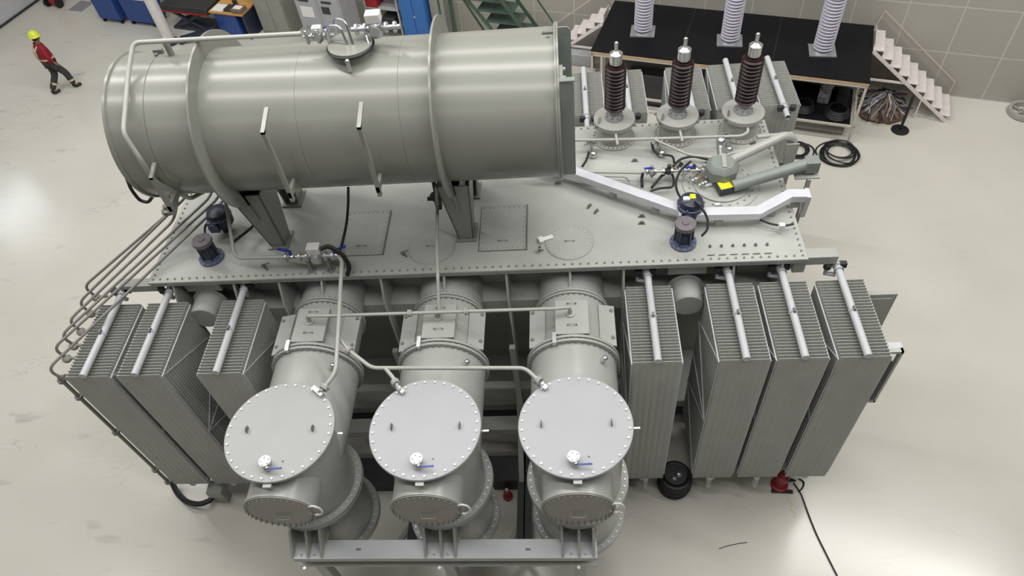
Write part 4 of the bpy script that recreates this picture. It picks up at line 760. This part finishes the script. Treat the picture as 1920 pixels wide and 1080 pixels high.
# things under it
for (u, v, r, wd) in ((2.55, 10.2, .22, 'left'), (3.25, 10.15, .26, 'right')):
    mb = MB(ROOM)
    for k in range(5): mb.torus((u, v, .53+.035*k), r*(1-.06*k), .02, n=28, m=6)
    solo('cable_coil', mb, 'black', 'black cable coil on the lower shelf of the platform, the %s one' % wd, 'cable coil')
mb = MB(ROOM); mb.box(2.8, 3.05, 10.5, 10.75, .50, .85); mb.lathe([(0, .85), (.12, .86), (.14, .95), (.06, 1.05), (0, 1.06)], (2.95, 10.6, 0), n=14); solo('wrapped_part', mb, 'foil', 'grey plastic-wrapped part standing on the lower shelf of the platform', 'wrapped part')
mb = MB(ROOM); mb.box(3.2, 3.45, 10.6, 10.9, .50, .72); solo('storage_box', mb, 'dark', 'dark box at the back of the platform\'s lower shelf', 'box')
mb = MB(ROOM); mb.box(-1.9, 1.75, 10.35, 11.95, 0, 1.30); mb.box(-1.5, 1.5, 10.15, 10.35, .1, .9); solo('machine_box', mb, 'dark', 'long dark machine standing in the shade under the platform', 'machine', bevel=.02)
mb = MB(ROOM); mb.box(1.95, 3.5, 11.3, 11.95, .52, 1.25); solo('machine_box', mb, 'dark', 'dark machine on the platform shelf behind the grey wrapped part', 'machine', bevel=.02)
mb = MB(ROOM); mb.box(2.0, 3.5, 10.1, 11.6, .02, .22); solo('low_crate', mb, 'doorplate', 'low grey-brown crate on the floor under the platform shelf', 'crate', bevel=.01)
# polymer insulator columns
for k, u in enumerate((-1.34, .65, 2.64)):
    T = ROOM @ Matrix.Translation((u, 10.82, PZ)); t = thing('column_insulator', 'tall pale grey ribbed insulator column on the black platform, the %s of three' % ('left one', 'middle one', 'right one')[k], 'insulator', T @ Vector((0, 0, 0)), 'ribbed insulator columns on the platform')
    TT = T @ Matrix.Rotation(.15, 4, 'Z')
    mb = MB(TT); mb.box(-.28, .28, -.24, .24, .004, .03); mb.cyl((0, 0, .03), (0, 0, .07), .20, 24); build('base_plate', mb, 'alu', t)
    pr = [(.0, .05), (.15, .05)]; z = .07
    while z < 2.4: pr += [(.155, z), (.155, z+.036), (.212, z+.046), (.212, z+.058), (.155, z+.072)]; z += .074
    pr += [(.15, z), (0, z)]
    mb = MB(TT); mb.lathe(pr, (0, 0, 0), n=32); build('ribbed_column', mb, 'polymer', t)
# stairs: right and left
def stairs(u0, u1, v0, v1, z1, lab, rail_v, n=9):
    t = thing('staircase', lab, 'stairs', rm((u0+u1)/2, (v0+v1)/2, 0)); s = 1 if u1 > u0 else -1
    for k in range(n):
        f0 = k/n; uu = u0+(u1-u0)*f0; zz = z1*(1-(k+.05)/n); st = abs(u1-u0)/n
        mb = MB(ROOM); mb.box(min(uu, uu+s*st*1.02), max(uu, uu+s*st*1.02), v0+.05, v1-.05, zz-.02, zz); mb.box(uu+(0 if s > 0 else -.012), uu+(.012 if s > 0 else 0), v0+.14, v1-.14, zz, zz+z1/n*.85); build('tread', mb, 'stair', t)
    for v in (v0, v1-.03):
        mb = MB(ROOM); mb.bar((u0, v+.015, z1-.02), (u1, v+.015, .0), .03, .07); build('stringer', mb, 'stair', t)
    mb = MB(ROOM); mb.tube([(u0, rail_v, z1), (u0+s*.1, rail_v, z1+.40), (u1+s*.02, rail_v, .45), (u1, rail_v, .05)], .018, 8); build('handrail', mb, 'cream', t)
    mb = MB(ROOM); mb.bar((u0+s*.9, v0+.03, z1*.55), (u0-s*.02, v0+.03, z1*.55), .04, .04); build('tie_bar', mb, 'stair', t)
    mb = MB(ROOM); mb.bar(((u0+u1)/2+s*.3, v0+.03, z1*.35), ((u0+u1)/2+s*.3, v0+.03, 0), .03, .03); build('prop', mb, 'stair', t)
    return t
stairs(3.68, 5.68, 11.05, 11.98, PZ, 'white metal staircase with one handrail at the right end of the platform', 12.02)
stairs(-2.36, -4.36, 11.0, 11.75, PZ, 'white metal staircase at the left end of the platform, beside the big drum', 11.95)
mb = MB(ROOM); mb.box(-3.25, -2.6, 10.8, 11.2, .02, .80); solo('storage_box', mb, 'cabgrey', 'light grey box on the floor between the left stairs and the platform', 'box', bevel=.02)
mb = MB(ROOM); mb.box(-3.2, -2.45, 10.35, 10.75, .45, .50); mb.box(-3.2, -3.15, 10.4, 10.7, 0, .45); mb.box(-2.5, -2.45, 10.4, 10.7, 0, .45); solo('low_bench', mb, 'cream', 'cream bench in front of the light grey box by the left stairs', 'bench')
# stanchion
t = thing('stanchion', 'black barrier post with a round foot on the floor by the right stairs', 'barrier post', rm(4.70, 10.57))
mb = MB(ROOM); mb.lathe([(0, 0), (.19, 0), (.19, .02), (.05, .04), (0, .04)], (4.70, 10.57, 0), n=28); build('foot', mb, 'black', t)
mb = MB(ROOM); mb.cyl((4.70, 10.57, .03), (4.70, 10.57, .92), .032, 14); build('post', mb, 'black', t)
# heap of wrapped cable
t = thing('cable_heap', 'heap of tangled cable ends in brown and grey wrapping beside the right stairs', 'heap', rm(4.28, 11.2)); t['kind'] = 'stuff'
mb = MB(ROOM); pr = [(.50, 0), (.52, .06), (.40, .18), (.2, .26), (0, .28)]; mb.lathe(pr, (4.28, 11.2, 0), n=24)
for i, p in enumerate(mb.v): mb.v[i] = p+Vector((random.uniform(-.05, .05), random.uniform(-.05, .05), random.uniform(-.01, .06) if p.z > .04 else 0))
build('wrapping', mb, 'brown', t)
for m, n in (('foil', 46), ('dark', 60), ('brown', 26), ('matgrey', 14)):
    mb = MB(ROOM)
    for k in range(n):
        a = random.uniform(0, 2*PI); r = random.uniform(.25, .66); c = Vector((4.28, 11.2, .2)); d = Vector((math.cos(a), math.sin(a), 0)); d2 = Vector((-d.y, d.x, 0))
        z1 = random.uniform(.02, .2); mb.tube([c+d*.05+Vector((0, 0, .22+random.uniform(0, .1))), c+d*r*.55+d2*random.uniform(-.12, .12)+Vector((0, 0, random.uniform(.05, .22))), c+d*r+d2*random.uniform(-.15, .15)+Vector((0, 0, z1-.16))], random.uniform(.012, .026), 6, .1)
    build('loose_ends', mb, m, t, kind='stuff')
# wheel at the right edge
t = thing('cart_wheel', 'pale grey spoked wheel lying on the floor at the right picture edge', 'wheel', rm(7.25, 11.9))
mb = MB(ROOM); mb.lathe([(.26, 0), (.34, 0), (.34, .10), (.26, .10), (.26, 0)], (7.25, 11.78, .02), n=36); mb.cyl((7.25, 11.78, 0), (7.25, 11.78, .12), .07, 16); build('rim', mb, 'matgrey2', t)
for k in range(5):
    a = k*2*PI/5; mb = MB(ROOM); mb.bar((7.25, 11.78, .06), (7.25+.28*math.cos(a), 11.78+.28*math.sin(a), .06), .05, .04); build('spoke', mb, 'matgrey2', t)

# ------------------------------------------------------------------ far left workshop corner (room frame)
def rbox(name, u0, u1, v0, v1, z0, z1, m, lab, cat, bevel=.01, group=None):
    mb = MB(ROOM); mb.box(u0, u1, v0, v1, z0, z1); return solo(name, mb, m, lab, cat, group, bevel)
t = thing('extinguisher_cart', 'red wheeled extinguisher trolley at the top left corner', 'fire extinguisher', rm(-20.9, 11.3))
mb = MB(ROOM); mb.lathe([(0, .1), (.22, .12), (.25, .3), (.25, .8), (.15, 1.0), (0, 1.05)], (-20.9, 11.35, 0), n=22); build('cylinder', mb, 'red', t)
for u in (-21.2, -20.7): mb = MB(ROOM); mb.cyl((u, 11.2, .13), (u+.1, 11.2, .13), .13, 18); build('wheel', mb, 'black', t)
rbox('floor_mat', -20.25, -19.7, 11.1, 11.7, 0, .01, 'matgrey', 'grey square mat on the floor right of the red trolley', 'mat', 0)
def cart(u0, u1, v0, v1, h, lab, lid=None):
    t = thing('tool_cart', lab, 'tool cart', rm((u0+u1)/2, (v0+v1)/2)); mb = MB(ROOM); mb.box(u0, u1, v0, v1, .14, h); build('cart_body', mb, 'binblue', t, .015)
    mb = MB(ROOM); mb.box(u0+.03, u1-.03, v0+.02, v1-.02, h, h+.03) if lid is None else mb.box(u0-.02, u1+.02, v0-.02, v1+.02, h, h+.04); build('cart_top', mb, 'navy' if lid is None else lid, t)
    mb = MB(ROOM)
    for u in (u0+.08, u1-.08):
        for v in (v0+.08, v1-.08): mb.cyl((u-.02, v, .07), (u+.02, v, .07), .07, 12)
    build('castors', mb, 'black', t); return t
cart(-18.5, -17.65, 10.7, 11.3, .95, 'dark blue tool cart on castors, left of the blue cart with a white rim'); cart(-17.4, -16.4, 10.75, 11.35, .90, 'blue tool cart with a white top rim at the upper left', 'white')
t = thing('grey_column', 'slanting-looking pale round column standing behind the left end of the drum', 'column', at(321, 80, 2, 0))
c = at(321, 80, 2, 0); mb = MB(); mb.cyl(c, c+Vector((0, 0, 5.0)), .165, 24); build('column_shaft', mb, 'white', t); mb = MB(); mb.cyl(c+Vector((-.02, -.16, 2.2)), c+Vector((-.02, -.14, 2.2)), .03, 10); build('column_bolt', mb, 'dkbolt', t)
mb = MB(); mb.lathe([(0, 0), (.24, 0), (.24, .06), (.15, .08), (.15, .10)], c, n=24); build('column_foot', mb, 'navy', t)
t = thing('lift_table', 'dark padded lift table with a red edge at the top left, behind the pale column', 'lift table', rm(-14.9, 11.2))
mb = MB(ROOM); mb.box(-15.9, -14.2, 10.8, 11.6, .62, .82); build('table_top', mb, 'dark', t, .03); mb = MB(ROOM); mb.box(-15.92, -14.18, 10.78, 10.80, .60, .65); build('red_edge', mb, 'red', t)
for a, b in (((-15.7, 10.9, .05), (-14.5, 10.9, .6)), ((-14.5, 10.9, .05), (-15.7, 10.9, .6)), ((-15.8, 11.4, .05), (-14.3, 11.4, .6))): mb = MB(ROOM); mb.bar(a, b, .07, .07); build('scissor_leg', mb, 'navy', t)
mb = MB(ROOM); mb.box(-15.8, -14.3, 10.85, 11.5, 0, .08); build('base_frame', mb, 'navy', t)
t = thing('workbench', 'workbench with an orange wooden top on blue drawers at the top, behind the drum', 'workbench', rm(-13.4, 11.1))
mb = MB(ROOM); mb.box(-14.05, -12.9, 10.72, 11.9, .78, .83); build('bench_top', mb, 'orange', t, .005); mb = MB(ROOM); mb.box(-13.95, -13.2, 10.78, 11.8, .1, .78); build('drawer_block', mb, 'binblue', t, .01)
mb = MB(ROOM); mb.box(-13.0, -12.92, 10.8, 11.8, 0, .78); build('side_panel', mb, 'navy', t)
rbox('paper_sheet', -14.0, -13.6, 10.78, 11.15, .832, .838, 'paper', 'white sheet of paper at the left corner of the orange workbench', 'paper', 0)
rbox('cardboard_box', -13.25, -12.9, 10.75, 11.05, .832, .95, 'brown', 'brown cardboard box on the right corner of the orange workbench', 'box', .005)
rbox('note_pad', -13.2, -12.95, 10.8, 10.98, .952, .965, 'paper', 'white note pad on the brown cardboard box', 'note pad', 0)
mb = MB(ROOM); mb.box(-13.55, -13.3, 10.8, 11.1, .832, .9); mb.cyl((-13.4, 11.2, .832), (-13.4, 11.2, .98), .07, 12); solo('hand_tool', mb, 'dark', 'dark hand tool lying in the middle of the orange workbench', 'tool')
mb = MB(ROOM); mb.bar((-15.0, 10.2, .12), (-13.9, 10.6, .35), .18, .14); mb.cyl((-15.0, 10.1, .1), (-15.0, 10.3, .1), .1, 14); solo('pallet_jack', mb, 'navy', 'navy lifting arm on the floor in front of the lift table', 'pallet truck')
# tall cabinets
t = thing('tall_cabinet', 'tall beige-grey cabinet at the top, right of the orange workbench', 'cabinet', rm(-12.0, 11.7))
mb = MB(ROOM); mb.box(-12.75, -11.75, 11.2, 12.0, 0, 1.9); build('cabinet_body', mb, 'cabbeige', t, .01); mb = MB(ROOM); mb.box(-12.72, -12.26, 11.18, 11.2, .1, 1.85); build('door', mb, 'cabbeige', t); mb = MB(ROOM); mb.box(-12.24, -11.78, 11.18, 11.2, .1, 1.85); build('door', mb, 'cabbeige', t)
def ctrl(u0, u1, v0, lab, k):
    t = thing('control_cabinet', lab, 'control cabinet', rm((u0+u1)/2, v0+.4)); mb = MB(ROOM); mb.box(u0, u1, v0, v0+.75, 0, 1.95); build('cabinet_body', mb, 'cabgrey', t, .01)
    w = u1-u0; f = v0-.012
    mb = MB(ROOM); mb.box(u0+.05, u1-.05, f, v0, .1, 1.9); build('front_door', mb, 'cabgrey', t)
    for (a, b, c, d, m) in (((.2, .75, 1.15, 1.45, 'panelwhite') if k == 0 else (.15, .5, 1.30, 1.5, 'dark')), (.2, .7, .80, .90, 'matgrey'), (.2, .75, .45, .60, 'matgrey'), (.2, .65, 1.6, 1.66, 'dark')):
        mb = MB(ROOM); mb.box(u0+w*a, u0+w*b, f-.01, f, c, d); build('panel_window', mb, m, t)
    return t
ctrl(-10.75, -10.05, 10.55, 'light grey control cabinet with a white panel, left of its twin behind the drum', 0); ctrl(-10.04, -9.35, 10.55, 'light grey control cabinet with a black meter, right of its twin behind the drum', 1)
t = thing('storage_rack', 'low rack with red and dark boxes between the control cabinets and the blue cabinet', 'rack', rm(-8.9, 11.4))
mb = MB(ROOM)
for z in (.5, 1.0, 1.45): mb.box(-9.25, -8.2, 11.5, 12.0, z, z+.03)
for u in (-9.25, -8.25): mb.box(u, u+.05, 11.5, 11.55, 0, 1.8)
build('shelves', mb, 'cabgrey', t)
rbox('storage_box', -9.2, -8.85, 11.52, 11.9, 1.03, 1.3, 'red', 'red box on the low rack', 'box'); rbox('storage_box', -8.8, -8.4, 11.52, 11.9, .53, .75, 'dark', 'dark box on the low rack, left of the blue cabinet', 'box')
t = thing('blue_cabinet', 'bright blue two-door cabinet at the top edge, against the back wall', 'cabinet', rm(-7.7, 11.8))
mb = MB(ROOM); mb.box(-8.12, -7.32, 11.45, 12.1, 0, 1.9); build('cabinet_body', mb, 'bluecab', t, .01)
for u in (-8.09, -7.71):
    mb = MB(ROOM); mb.box(u, u+.365, 11.43, 11.45, .06, 1.86); d = build('door', mb, 'bluecab', t, .004)
mb = MB(ROOM); mb.cyl((-7.68, 11.42, .95), (-7.68, 11.40, .95), .03, 12); build('lock', mb, 'steel', t)
rbox('wall_cabinet', -7.28, -6.85, 11.6, 12.1, 0, 1.9, 'cabbeige', 'narrow beige cabinet right of the bright blue cabinet', 'cabinet')
# green rolling ladder
t = thing('rolling_ladder', 'dark green steel rolling ladder leaning up in front of the back wall, behind the drum', 'ladder', rm(-5.2, 11.3))
for (a, b) in (((-6.62, 10.9, 0), (-6.62, 10.9, 2.3)), ((-6.25, 10.9, 0), (-6.25, 10.9, 2.3)), ((-6.62, 11.5, 0), (-6.62, 11.5, 2.3)), ((-6.15, 11.0, 2.2), (-4.9, 11.0, 0))):
    mb = MB(ROOM); mb.bar(a, b, .04, .04); build('post', mb, 'green', t)
def rat(u, v, vv):
    n = ROOM @ Vector((0, 1, 0)); d = ray(u, v); p = CAM+d*((vv-CAM.dot(n))/d.dot(n)); q = ROOM.inverted() @ p; return q
def line(p, q, vv, z0=.1, z1=2.9):
    a, b = rat(*p, vv), rat(*q, vv); d = (b-a)/(b.z-a.z); return a+d*(z1-a.z), a+d*(z0-a.z)
la = line((909, 0), (945, 44), 10.9, .5); lb = line((970, 0), (1000, 41), 10.9, .5); lc = line((1008, 0), (1034, 38), 10.9, 1.0)
for (a, b), dv_ in ((la, 0), (lb, 0), (la, -.55), (lb, -.55)): mb = MB(ROOM); e_ = Vector((0, dv_, 0)); mb.bar(a+e_, b+e_, .05, .07); build('side_rail', mb, 'green', t)
mb = MB(ROOM); mb.bar(lc[0], lc[1], .03, .03); build('hand_rail', mb, 'green', t)
for k in range(9):
    f = (k+.5)/9; a = la[0].lerp(la[1], f); b = lb[0].lerp(lb[1], f); mb = MB(ROOM); mb.prism([a, b, b+Vector((0, -.55, 0)), a+Vector((0, -.55, 0))], (0, 0, .02)); build('step', mb, 'green', t)

# ------------------------------------------------------------------ the worker
def skinned(name, pts, edges, rad, m, parent, root=0, sub=2):
    me = bpy.data.meshes.new(name); base = WORLDS[parent]; me.from_pydata([Vector(p) for p in pts], edges, []); me.materials.append(M[m]); o = bpy.data.objects.new(name, me); COL.objects.link(o); o.parent = parent
    s = o.modifiers.new('skin', 'SKIN'); s.use_smooth_shade = True
    for i, v in enumerate(me.skin_vertices[0].data): r = rad[i]; v.radius = (r, r) if not isinstance(r, tuple) else r; v.use_root = (i == root)
    u = o.modifiers.new('sub', 'SUBSURF'); u.levels = sub; u.render_levels = sub; return o
fa = Vector((-14.04, 12.0, 0)); fb = Vector((-13.70, 12.43, 0)); mid = (fa+fb)/2
per = thing('person', 'person in yellow helmet, red jacket and dark trousers walking across the floor', 'person', mid)
hdg = math.atan2(.43, .34); per.rotation_euler = (0, 0, hdg-PI/2)   # local +y is forward
st = .27
# local frame: x right, y forward, z up
P = {'pel': (0, 0, .93), 'sp1': (0, .01, 1.08), 'ch': (0, .02, 1.28), 'nk': (0, .03, 1.44), 'n2': (0, .045, 1.52), 'hd': (0, .06, 1.62),
     'hR': (.09, 0, .90), 'kR': (.10, .20, .50), 'aR': (.11, st-.04, .10), 'tR': (.115, st+.12, .035),
     'hL': (-.09, 0, .90), 'kL': (-.10, -.02, .50), 'aL': (-.11, -st-.03, .12), 'tL': (-.115, -st+.12, .035),
     'sR': (.18, .02, 1.40), 'eR': (.25, -.03, 1.14), 'wR': (.22, .06, .95), 'pR': (.215, .09, .88),
     'sL': (-.18, .02, 1.40), 'eL': (-.25, .03, 1.14), 'wL': (-.20, .14, .96), 'pL': (-.19, .17, .89)}
K = list(P); idx = {k: i for i, k in enumerate(K)}
E = [('pel', 'sp1'), ('sp1', 'ch'), ('ch', 'nk'), ('nk', 'n2'), ('n2', 'hd'), ('pel', 'hR'), ('hR', 'kR'), ('kR', 'aR'), ('aR', 'tR'), ('pel', 'hL'), ('hL', 'kL'), ('kL', 'aL'), ('aL', 'tL'), ('ch', 'sR'), ('sR', 'eR'), ('eR', 'wR'), ('wR', 'pR'), ('ch', 'sL'), ('sL', 'eL'), ('eL', 'wL'), ('wL', 'pL')]
R = dict(pel=.12, sp1=.11, ch=.12, nk=.06, n2=.055, hd=.09, hR=.08, kR=.055, aR=.04, tR=.035, hL=.08, kL=.055, aL=.04, tL=.035, sR=.055, eR=.04, wR=.028, pR=.035, sL=.055, eL=.04, wL=.028, pL=.035)
pts = [P[k] for k in K]; rad_ = [R[k] for k in K]; ed = [(idx[a], idx[b]) for a, b in E]
for s, w in (('R', 1), ('L', -1)):
    p = Vector(P['p'+s]); d = (p-Vector(P['w'+s])).normalized()
    for k in range(5):
        o_ = Vector((0, .022*(k-1.5), 0)) if k < 4 else Vector((0, .04, .03)); L1 = (.035, .04, .036, .028, .03)[k]
        q0 = p+o_*.8+d*.02; q1 = q0+d*L1+Vector((-.004*w, .004, 0)); q2 = q1+d*L1*.7+Vector((-.012*w, .008, 0)); n0 = len(pts); pts += [tuple(q0), tuple(q1), tuple(q2)]; rad_ += [.010, .009, .008]; ed += [(idx['p'+s], n0), (n0, n0+1), (n0+1, n0+2)]
skinned('body', pts, ed, rad_, 'skin', per)
def garment(name, keys, edges, rr, m, ext=None):
    id2 = {k: i for i, k in enumerate(keys)}; return skinned(name, [ext.get(k, P.get(k)) if ext else P[k] for k in keys], [(id2[a], id2[b]) for a, b in edges], [rr[k] for k in keys], m, per)
garment('jacket', ['pel', 'sp1', 'ch', 'nk', 'sR', 'eR', 'wR', 'sL', 'eL', 'wL'], [('pel', 'sp1'), ('sp1', 'ch'), ('ch', 'nk'), ('ch', 'sR'), ('sR', 'eR'), ('eR', 'wR'), ('ch', 'sL'), ('sL', 'eL'), ('eL', 'wL')],
        dict(pel=(.24, .19), sp1=(.225, .18), ch=(.225, .18), nk=(.085, .085), sR=.085, eR=.065, wR=.048, sL=.085, eL=.065, wL=.048), 'redcloth', {'pel': (0, 0, .82)})
garment('trousers', ['pel', 'hR', 'kR', 'aR', 'hL', 'kL', 'aL'], [('pel', 'hR'), ('hR', 'kR'), ('kR', 'aR'), ('pel', 'hL'), ('hL', 'kL'), ('kL', 'aL')], dict(pel=.15, hR=.12, kR=.095, aR=.08, hL=.12, kL=.095, aL=.08), 'trouser', {'pel': (0, 0, .94), 'aR': (.11, st-.05, .13), 'aL': (-.11, -st-.05, .14)})
def local(name, mb, m, lab=None):
    me = bpy.data.meshes.new(name); me.from_pydata(mb.v, [], mb.f); me.materials.append(M[m]); me.polygons.foreach_set('use_smooth', [True]*len(me.polygons)); o = bpy.data.objects.new(name, me); COL.objects.link(o); o.parent = per
    if lab: o['label'] = lab
    return o
for s, w in (('R', 1), ('L', -1)):
    a_ = Vector(P['a'+s]); skinned('boot', [(a_.x, a_.y-.04, .16), (a_.x, a_.y-.03, .06), (a_.x+.005*w, a_.y+.07, .055), (a_.x+.01*w, a_.y+.17, .045)], [(0, 1), (1, 2), (2, 3)], [.06, .058, .05, .045], 'black', per)
    k_ = Vector(P['k'+s]); c = k_.lerp(a_, .55); mb = MB(); d = (a_-k_).normalized(); mb.lathe([(.094, -.03), (.092, .03)], c, d, 18); local('reflective_band', mb, 'hivis')
mb = MB(); mb.lathe([(.215, -.025), (.215, .025)], (0, 0, 0), (0, 0, 1), 24); mb.v = [Vector((p.x*1.12, p.y*.86+.01, p.z+1.07)) for p in mb.v]; local('waist_band', mb, 'hivis')
mb = MB(); mb.tube([(-.10, -.07, 1.45), (-.10, -.175, 1.36), (-.03, -.19, 1.10)], .02, 6); mb.tube([(.10, -.07, 1.45), (.10, -.175, 1.36), (.03, -.19, 1.10)], .02, 6); local('back_straps', mb, 'hivis')
mb = MB(); mb.sphere((0, .06, 1.625), .092, 20, 1.2); mb.v = [Vector((p.x*.86, p.y, p.z)) for p in mb.v]
mb.sphere((0, .158, 1.61), .016, 10); mb.box(-.028, .028, .142, .152, 1.565, 1.575)
for w in (-1, 1): mb.sphere((w*.032, .142, 1.635), .012, 8); mb.sphere((w*.082, .055, 1.62), .018, 8, 1.5)
local('head', mb, 'skin')
mb = MB(); mb.lathe([(.094, -.05), (.10, .0), (.088, .06)], (0, .045, 1.63), n=20); mb.v = [Vector((p.x*.9, min(p.y, .095), p.z)) for p in mb.v]; local('hair', mb, 'hair')
mb = MB(); mb.lathe([(0, .15), (.06, .14), (.105, .105), (.135, .045), (.14, 0), (.165, -.008), (.14, -.012)], (0, .05, 1.675), (0, .06, 1), n=28); mb.box(-.06, .06, .15, .20, 1.665, 1.675); local('helmet', mb, 'helmet')
